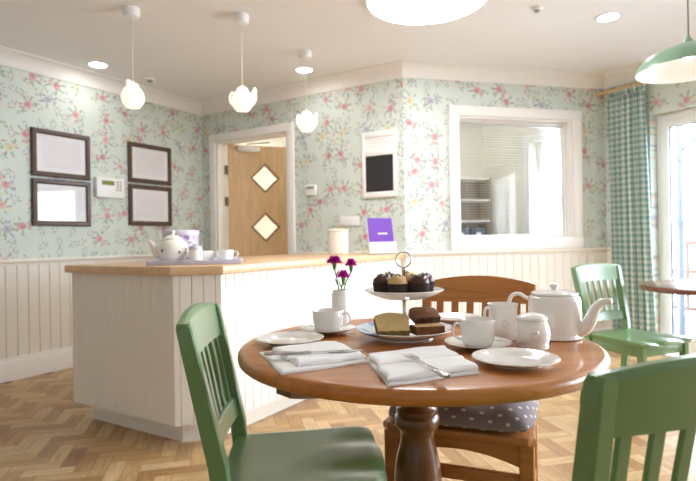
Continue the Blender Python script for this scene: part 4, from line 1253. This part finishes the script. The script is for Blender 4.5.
# cupcakes
def cupcake(x, y, icing, label, seed):
    rnd = random.Random(seed); z = ZT+ZU+.0092
    t = thing('cupcake', label, 'cupcake', (x, y, z), rnd.random()*6, 'iced cupcakes on the upper tier'); t.scale = (1.12, 1.12, 1.35)
    bm = NB(); n_ = 60; rr = []
    for (r, zz) in ((.0205, 0), (.0215, .001), (.0275, .030), (.0268, .030), (.021, .004)):
        rr.append([( (r+(.0009 if i % 2 else 0))*math.cos(2*PI*i/n_), (r+(.0009 if i % 2 else 0))*math.sin(2*PI*i/n_), zz) for i in range(n_)])
    rings(bm, rr); obj('paper_case', bm, MAT['case'], t, ang=20)
    bm = NB()
    def tp(u, v):
        a = 2*PI*u; r = .0265*math.sin(v*PI/2)
        hh = .030+.017*math.cos(v*PI/2)**.8+.003*math.sin(a*3+v*8+seed)*math.sin(v*PI)
        return (r*math.cos(a), r*math.sin(a), hh)
    N1, N2 = 32, 10
    G = [[bm.verts.new(tp(i/N1, (j+1)/N2)) for i in range(N1)] for j in range(N2)]
    c = bm.verts.new((0, 0, .047))
    for i in range(N1): bm.faces.new((c, G[0][i], G[0][(i+1) % N1]))
    for j in range(N2-1):
        for i in range(N1): k = (i+1) % N1; bm.faces.new((G[j][i], G[j+1][i], G[j+1][k], G[j][k]))
    bm.faces.new([G[-1][i] for i in range(N1)][::-1]); obj('icing', bm, icing, t, ang=60)
    for k in range(7):
        a = rnd.random()*6.28; r = .018*math.sqrt(rnd.random()); s = .0032+.002*rnd.random()
        bm = NB(); box(bm, -s, s, -s*.8, s*.8, -s*.6, s*.6, .001, 1, Matrix.Translation((r*math.cos(a), r*math.sin(a), .0475-.010*(r/.02)**2)) @ Matrix.Rotation(rnd.random()*3, 4, (rnd.random(), rnd.random(), 1))); obj('topping', bm, MAT['choc'], t)
CC = [(-.072, -.020, 0, 'chocolate iced cupcake at the left edge of the upper tier'), (-.018, -.062, 1, 'cupcake with pale coffee icing at the front of the upper tier'),
      (.043, -.052, 0, 'chocolate iced cupcake at the front right of the upper tier'), (.078, .008, 0, 'chocolate iced cupcake at the right edge of the upper tier'),
      (.022, .060, 1, 'cupcake with pale coffee icing at the back of the upper tier'), (-.036, .050, 0, 'chocolate iced cupcake at the back left of the upper tier')]
for i, (x, y, k, lab) in enumerate(CC):
    a = math.radians(-172+60*i); cupcake(KX+.0655*math.cos(a), KY+.0655*math.sin(a), MAT['cream_icing'] if k else MAT['choc'], lab, i)
# cake slices
def slice_(x, y, z, rz, tilt, w, d, h, crumb, crust, label):
    """a slice of loaf cake: domed outline extruded, crumb face with a crust band round it"""
    t = thing('cake_slice', label, 'cake', (x, y, z), 0, 'loaf cake slices on the lower tier'); t.rotation_euler = (tilt, 0, rz)
    rnd = random.Random(int(x*1000)); ph = rnd.random()*6
    out = []
    for k in range(12): out.append((-w*.46+w*.92*k/12, -d/2+.0012*math.sin(k*1.7+ph)))
    for k in range(7): out.append((w*.46+w*.04*k/7+.0008*math.sin(k*2+ph), -d/2+d*.72*k/7))
    for k in range(14):
        a = PI*k/14; out.append((w*.5*math.cos(a), d*.22+d*.28*math.sin(a)**.8*(1+.07*math.sin(a*5+ph))))
    for k in range(7): out.append((-w*.5+w*.04*k/7, d*.22-d*.72*k/7+.0008*math.sin(k*2.3+ph)))
    n_ = len(out); bm = NB()
    def ring(f, z_): return [(px*f, py*f, z_+.0009*math.sin(px*420+py*300+ph)*math.sin(py*510-px*150)*(1 if f < .95 else 0)) for px, py in out]
    fs = (.12, .25, .38, .5, .62, .73, .83, .91, .955)
    rings(bm, [ring(f, 0) for f in fs] + [ring(f, h) for f in fs[::-1]]); obj('sponge', bm, crumb, t, ang=70)
    bm = NB()
    R4 = [[(px*f, py*f, z_) for px, py in out] for f, z_ in ((.95, .0003), (.985, 0), (1, .0015), (1, h-.0015), (.985, h), (.95, h-.0003))]
    V4 = [[bm.verts.new(p) for p in q] for q in R4]
    for p, q in zip(V4, V4[1:]+V4[:1]):
        for i in range(n_):
            j = (i+1) % n_; bm.faces.new((p[i], p[j], q[j], q[i]))
    obj('crust', bm, crust, t, ang=50)
PZ = ZT+.0135
slice_(KX-.044, KY-.052, PZ+.0265, .08, .60, .104, .080, .022, MAT['pistachio'], MAT['greencrust'], 'pale green flecked cake slice at the front left of the lower tier')
slice_(KX+.062, KY-.046, PZ+.007, .22, .0, .096, .066, .024, MAT['crumb'], MAT['crust'], 'pale sponge cake slice with brown crust at the front right of the lower tier')
slice_(KX+.060, KY+.016, PZ+.042, .30, .42, .090, .064, .022, MAT['crust'], MAT['choc'], 'dark brown cake slice leaning at the back right of the lower tier')
slice_(KX-.045, KY+.050, PZ+.004, -.2, .0, .080, .060, .032, MAT['crumb'], MAT['crust'], 'brown crusted cake slice at the back of the lower tier')

# milk jug, sugar bowl, teapot
def heart(bm, R, z, s, ang, th=.004):
    pts = []
    for k in range(40):
        a = 2*PI*k/40
        pts.append((16*math.sin(a)**3/16*s, (13*math.cos(a)-5*math.cos(2*a)-2*math.cos(3*a)-math.cos(4*a))/16*s))
    def ring(f, off): return [((R+off)*math.cos(ang+x*f/R), (R+off)*math.sin(ang+x*f/R), z+y*f) for x, y in pts]
    rings(bm, [ring(1.0, -.001), ring(1.0, .0012), ring(.88, .0030), ring(.70, .0030), ring(.58, .0012), ring(.58, -.001)], True, False)
jx, jy = .455, 1.582
jug = thing('milk_jug', 'white cylindrical milk jug with a raised heart behind the sugar bowl', 'jug', (jx, jy, ZT)); jug.scale = (.94, .94, 1)
lathe_obj('body', [(0, 0), (.040, 0), (.044, .003), (.045, .010), (.0435, .085), (.0445, .096), (.047, .104), (.046, .106), (.0435, .103), (.041, .09), (.042, .012), (0, .008)], MAT['china'], jug)
bm = NB(); tube(bm, smooth_path([(-.038, -.018, .088), (-.058, -.028, .098), (-.066, -.032, .08), (-.06, -.028, .045), (-.039, -.018, .03)], 6), .005, 10, .8); obj('handle', bm, MAT['china'], jug)
va = math.atan2(-jy, -jx)+.12
bm = NB(); heart(bm, .0438, .055, .013, va); obj('heart_motif', bm, MAT['china'], jug)
sx_, sy_ = .494, 1.444
sug = thing('sugar_bowl', 'white lidded sugar bowl with a raised heart right of the teacup', 'sugar bowl', (sx_, sy_, ZT)); sug.scale = (.88, .88, .98)
lathe_obj('body', [(0, 0), (.044, 0), (.048, .003), (.0485, .012), (.0475, .016), (.052, .030), (.0535, .045), (.051, .062), (.044, .076), (.041, .079), (0, .079)], MAT['china'], sug)
lathe_obj('lid', [(0, .0795), (.044, .0795), (.0465, .082), (.045, .087), (.034, .094), (.015, .0985), (0, .099)], MAT['china'], sug)
va = math.atan2(-sy_, -sx_)+.10
bm = NB(); heart(bm, .0532, .046, .014, va); obj('heart_motif', bm, MAT['china'], sug)
px_, py_ = .615, 1.60
pot = thing('teapot', 'large white drum shaped teapot at the right of the round table', 'teapot', (px_, py_, ZT), -.6)
lathe_obj('body', [(0, 0), (.070, 0), (.0745, .003), (.075, .007), (.0725, .012), (.074, .02), (.0755, .07), (.0745, .112), (.071, .123), (.064, .127), (.058, .127), (.058, .122), (0, .122)], MAT['china'], pot, 64)
ld = lathe_obj('lid', [(0, .1275), (.064, .1275), (.067, .130), (.066, .134), (.05, .140), (.02, .143), (.009, .144), (.009, .148), (.013, .152), (.0135, .157), (.010, .161), (0, .162)], MAT['china'], pot, 64)
sp = smooth_path([(.062, 0, .028), (.085, 0, .036), (.101, 0, .062), (.112, 0, .092), (.132, 0, .112), (.156, 0, .117)], 6)
bm = NB(); tube(bm, sp, [.026-.018*(i/(len(sp)-1))**.75 for i in range(len(sp))], 18); obj('spout', bm, MAT['china'], pot)
hp = smooth_path([(-.066, 0, .108), (-.085, 0, .116), (-.105, 0, .126), (-.128, 0, .118), (-.137, 0, .09), (-.128, 0, .055), (-.105, 0, .03), (-.070, 0, .026)], 6)
bm = NB(); tube(bm, hp, .0075, 12, .8); obj('handle', bm, MAT['china'], pot)

# ------------------------------------------------------------------ tea tray on the counter
ta = .19; TX, TY = -.872, 3.085
tr = tag(thing('serving_tray', 'pale lilac serving tray on the left end of the oak worktop', 'tray', (TX, TY, ZW), ta), 'pale lilac serving tray on the left end of the oak worktop', 'tray')
bm = NB(); box(bm, -.255, .255, -.15, .15, 0, .012, .004); obj('base', bm, MAT['tray'], tr)
bm = NB()
for (a, b, c, e) in ((-.255, .255, -.15, -.14), (-.255, .255, .14, .15), (-.255, -.245, -.14, .14), (.245, .255, -.14, .14)): box(bm, a, b, c, e, .012, .024, .003)
obj('rim', bm, MAT['tray'], tr)
def tp_(lx, ly): c, s = math.cos(ta), math.sin(ta); return TX+lx*c-ly*s, TY+lx*s+ly*c
ZTR = ZW+.0125
x, y = tp_(-.135, .01)
pot2 = thing('teapot', 'round cream teapot with a floral band on the counter tray', 'teapot', (x, y, ZTR), PI+.15); pot2.scale = (1, 1, 1.2)
lathe_obj('body', [(0, 0), (.055, 0), (.06, .004), (.08, .02), (.088, .048), (.086, .07), (.075, .092), (.058, .104), (0, .104)], MAT['creamchina'], pot2)
lathe_obj('floral_band', [(.0868, .040), (.0886, .044), (.0888, .052), (.0884, .060), (.0868, .066)], MAT['floralchina'], pot2)
ld = lathe_obj('lid', [(0, .104), (.056, .104), (.054, .112), (.035, .124), (.01, .129), (.008, .134), (.013, .141), (.012, .149), (0, .153)], MAT['creamchina'], pot2)
sp = smooth_path([(.07, 0, .035), (.10, 0, .05), (.112, 0, .08), (.13, 0, .10)], 6)
bm = NB(); tube(bm, sp, [.022-.012*i/(len(sp)-1) for i in range(len(sp))], 14); obj('spout', bm, MAT['creamchina'], pot2)
hp = smooth_path([(-.07, 0, .085), (-.105, 0, .092), (-.122, 0, .065), (-.105, 0, .03), (-.078, 0, .025)], 6)
bm = NB(); tube(bm, hp, .007, 10); obj('handle', bm, MAT['creamchina'], pot2)
x, y = tp_(-.005, -.055)
j2 = thing('sugar_pot', 'small white lidded pot with a lilac lid beside the cream teapot on the tray', 'sugar pot', (x, y, ZTR))
lathe_obj('body', [(0, 0), (.034, 0), (.038, .004), (.040, .03), (.039, .062), (.036, .07), (0, .07)], MAT['creamchina'], j2)
lathe_obj('lid', [(0, .0702), (.037, .0702), (.038, .08), (.032, .089), (.008, .093), (.007, .1), (0, .103)], MAT['tray'], j2)
x, y = tp_(.045, .035); cup(x, y, ZTR, .2, 'cream teacup beside the small lidded pot on the tray', .042, .06, 'teacups on the counter tray')
x, y = tp_(.155, .01); cup(x, y, ZTR, .1, 'cream teacup at the right end of the tray', .050, .062, 'teacups on the counter tray')
# tin behind tray
x, y = at(C1, dl, 0, 0), None
tin = thing('biscuit_tin', 'lilac floral tin behind the cream teapot on the counter', 'tin', (-1.12, 3.58, ZW))
lathe_obj('body', [(0, 0), (.112, 0), (.115, .003), (.115, .168), (0, .168)], MAT['lilac'], tin)
lathe_obj('lid', [(0, .1685), (.118, .1685), (.119, .171), (.119, .200), (.116, .204), (0, .206)], MAT['tray'], tin)
# canister and leaflet holder
cn = thing('canister', 'cream ceramic canister near the wall on the worktop', 'canister', (-.085, 4.72, ZW))
lathe_obj('body', [(0, 0), (.088, 0), (.092, .004), (.092, .19), (.09, .196), (0, .196)], MAT['creamchina'], cn)
lathe_obj('lid', [(0, .1965), (.093, .1965), (.095, .2), (.094, .214), (.08, .222), (0, .225)], MAT['creamchina'], cn)
lz = .30
lh = thing('leaflet_holder', 'clear leaflet stand on the worktop below the chalkboard', 'leaflet holder', (.290, 4.44, ZW), lz)
TL = Matrix.Rotation(-.24, 4, 'X')
bm = NB(); box(bm, -.115, .115, .012, .016, .004, .30, .001, 1, TL); obj('back_plate', bm, MAT['acrylic'], lh)
bm = NB(); box(bm, -.118, .118, -.022, -.018, .004, .10, .001, 1, TL); box(bm, -.118, -.114, -.02, .014, .004, .10, 0, 1, TL); box(bm, .114, .118, -.02, .014, .004, .10, 0, 1, TL); box(bm, -.118, .118, -.018, .016, .004, .008, 0, 1, TL); obj('pocket', bm, MAT['acrylic'], lh)
bm = NB(); box(bm, -.10, .10, .016, .10, 0, .004); obj('foot', bm, MAT['acrylic'], lh)
br = thing('brochure', 'purple brochure with a small white title in the clear leaflet stand', 'brochure', (.290, 4.44, ZW), lz)
bm = NB(); box(bm, -.108, .108, -.004, .010, .008, .312, .001, 1, TL); obj('cover', bm, MAT['purple'], br)
bm = NB(); box(bm, -.03, .055, -.0052, -.004, .172, .182, 0, 1, TL); obj('title', bm, MAT['plastic'], br)

# ------------------------------------------------------------------ light
w = bpy.data.worlds.new('sky'); scene.world = w; w.use_nodes = True
bg = w.node_tree.nodes['Background']; bg.inputs[0].default_value = (.80, .895, 1, 1); bg.inputs[1].default_value = 5.5
def portal(k, h, y=.2):
    nme, O, d, L = WALLS[k]
    p = at(O, d, (h[0]+h[1])/2, y)
    l = bpy.data.lights.new('window_portal', 'AREA'); l.shape = 'RECTANGLE'; l.size = h[1]-h[0]; l.size_y = h[3]-h[2]
    l.cycles.is_portal = True
    o = bpy.data.objects.new('window_portal', l); COL.objects.link(o)
    n_ = Vector((d.y, -d.x, 0)); zax = -n_; xax = Vector((d.x, d.y, 0)); yax = zax.cross(xax)
    o.matrix_world = Matrix(((xax.x, yax.x, zax.x, p.x), (xax.y, yax.y, zax.y, p.y), (xax.z, yax.z, zax.z, (h[2]+h[3])/2), (0, 0, 0, 1)))
portal(3, HOLES['right'][0]); portal(3, HOLES['right'][1])

vs = scene.view_settings
scene.display_settings.display_device = 'sRGB'
vs.view_transform = 'Standard'; vs.look = 'None'; vs.gamma = 1; vs.use_curve_mapping = False
vs.exposure = 1.9
scene.cycles.use_denoising = True
scene.cycles.max_bounces = 10; scene.cycles.diffuse_bounces = 6; scene.cycles.transparent_max_bounces = 16
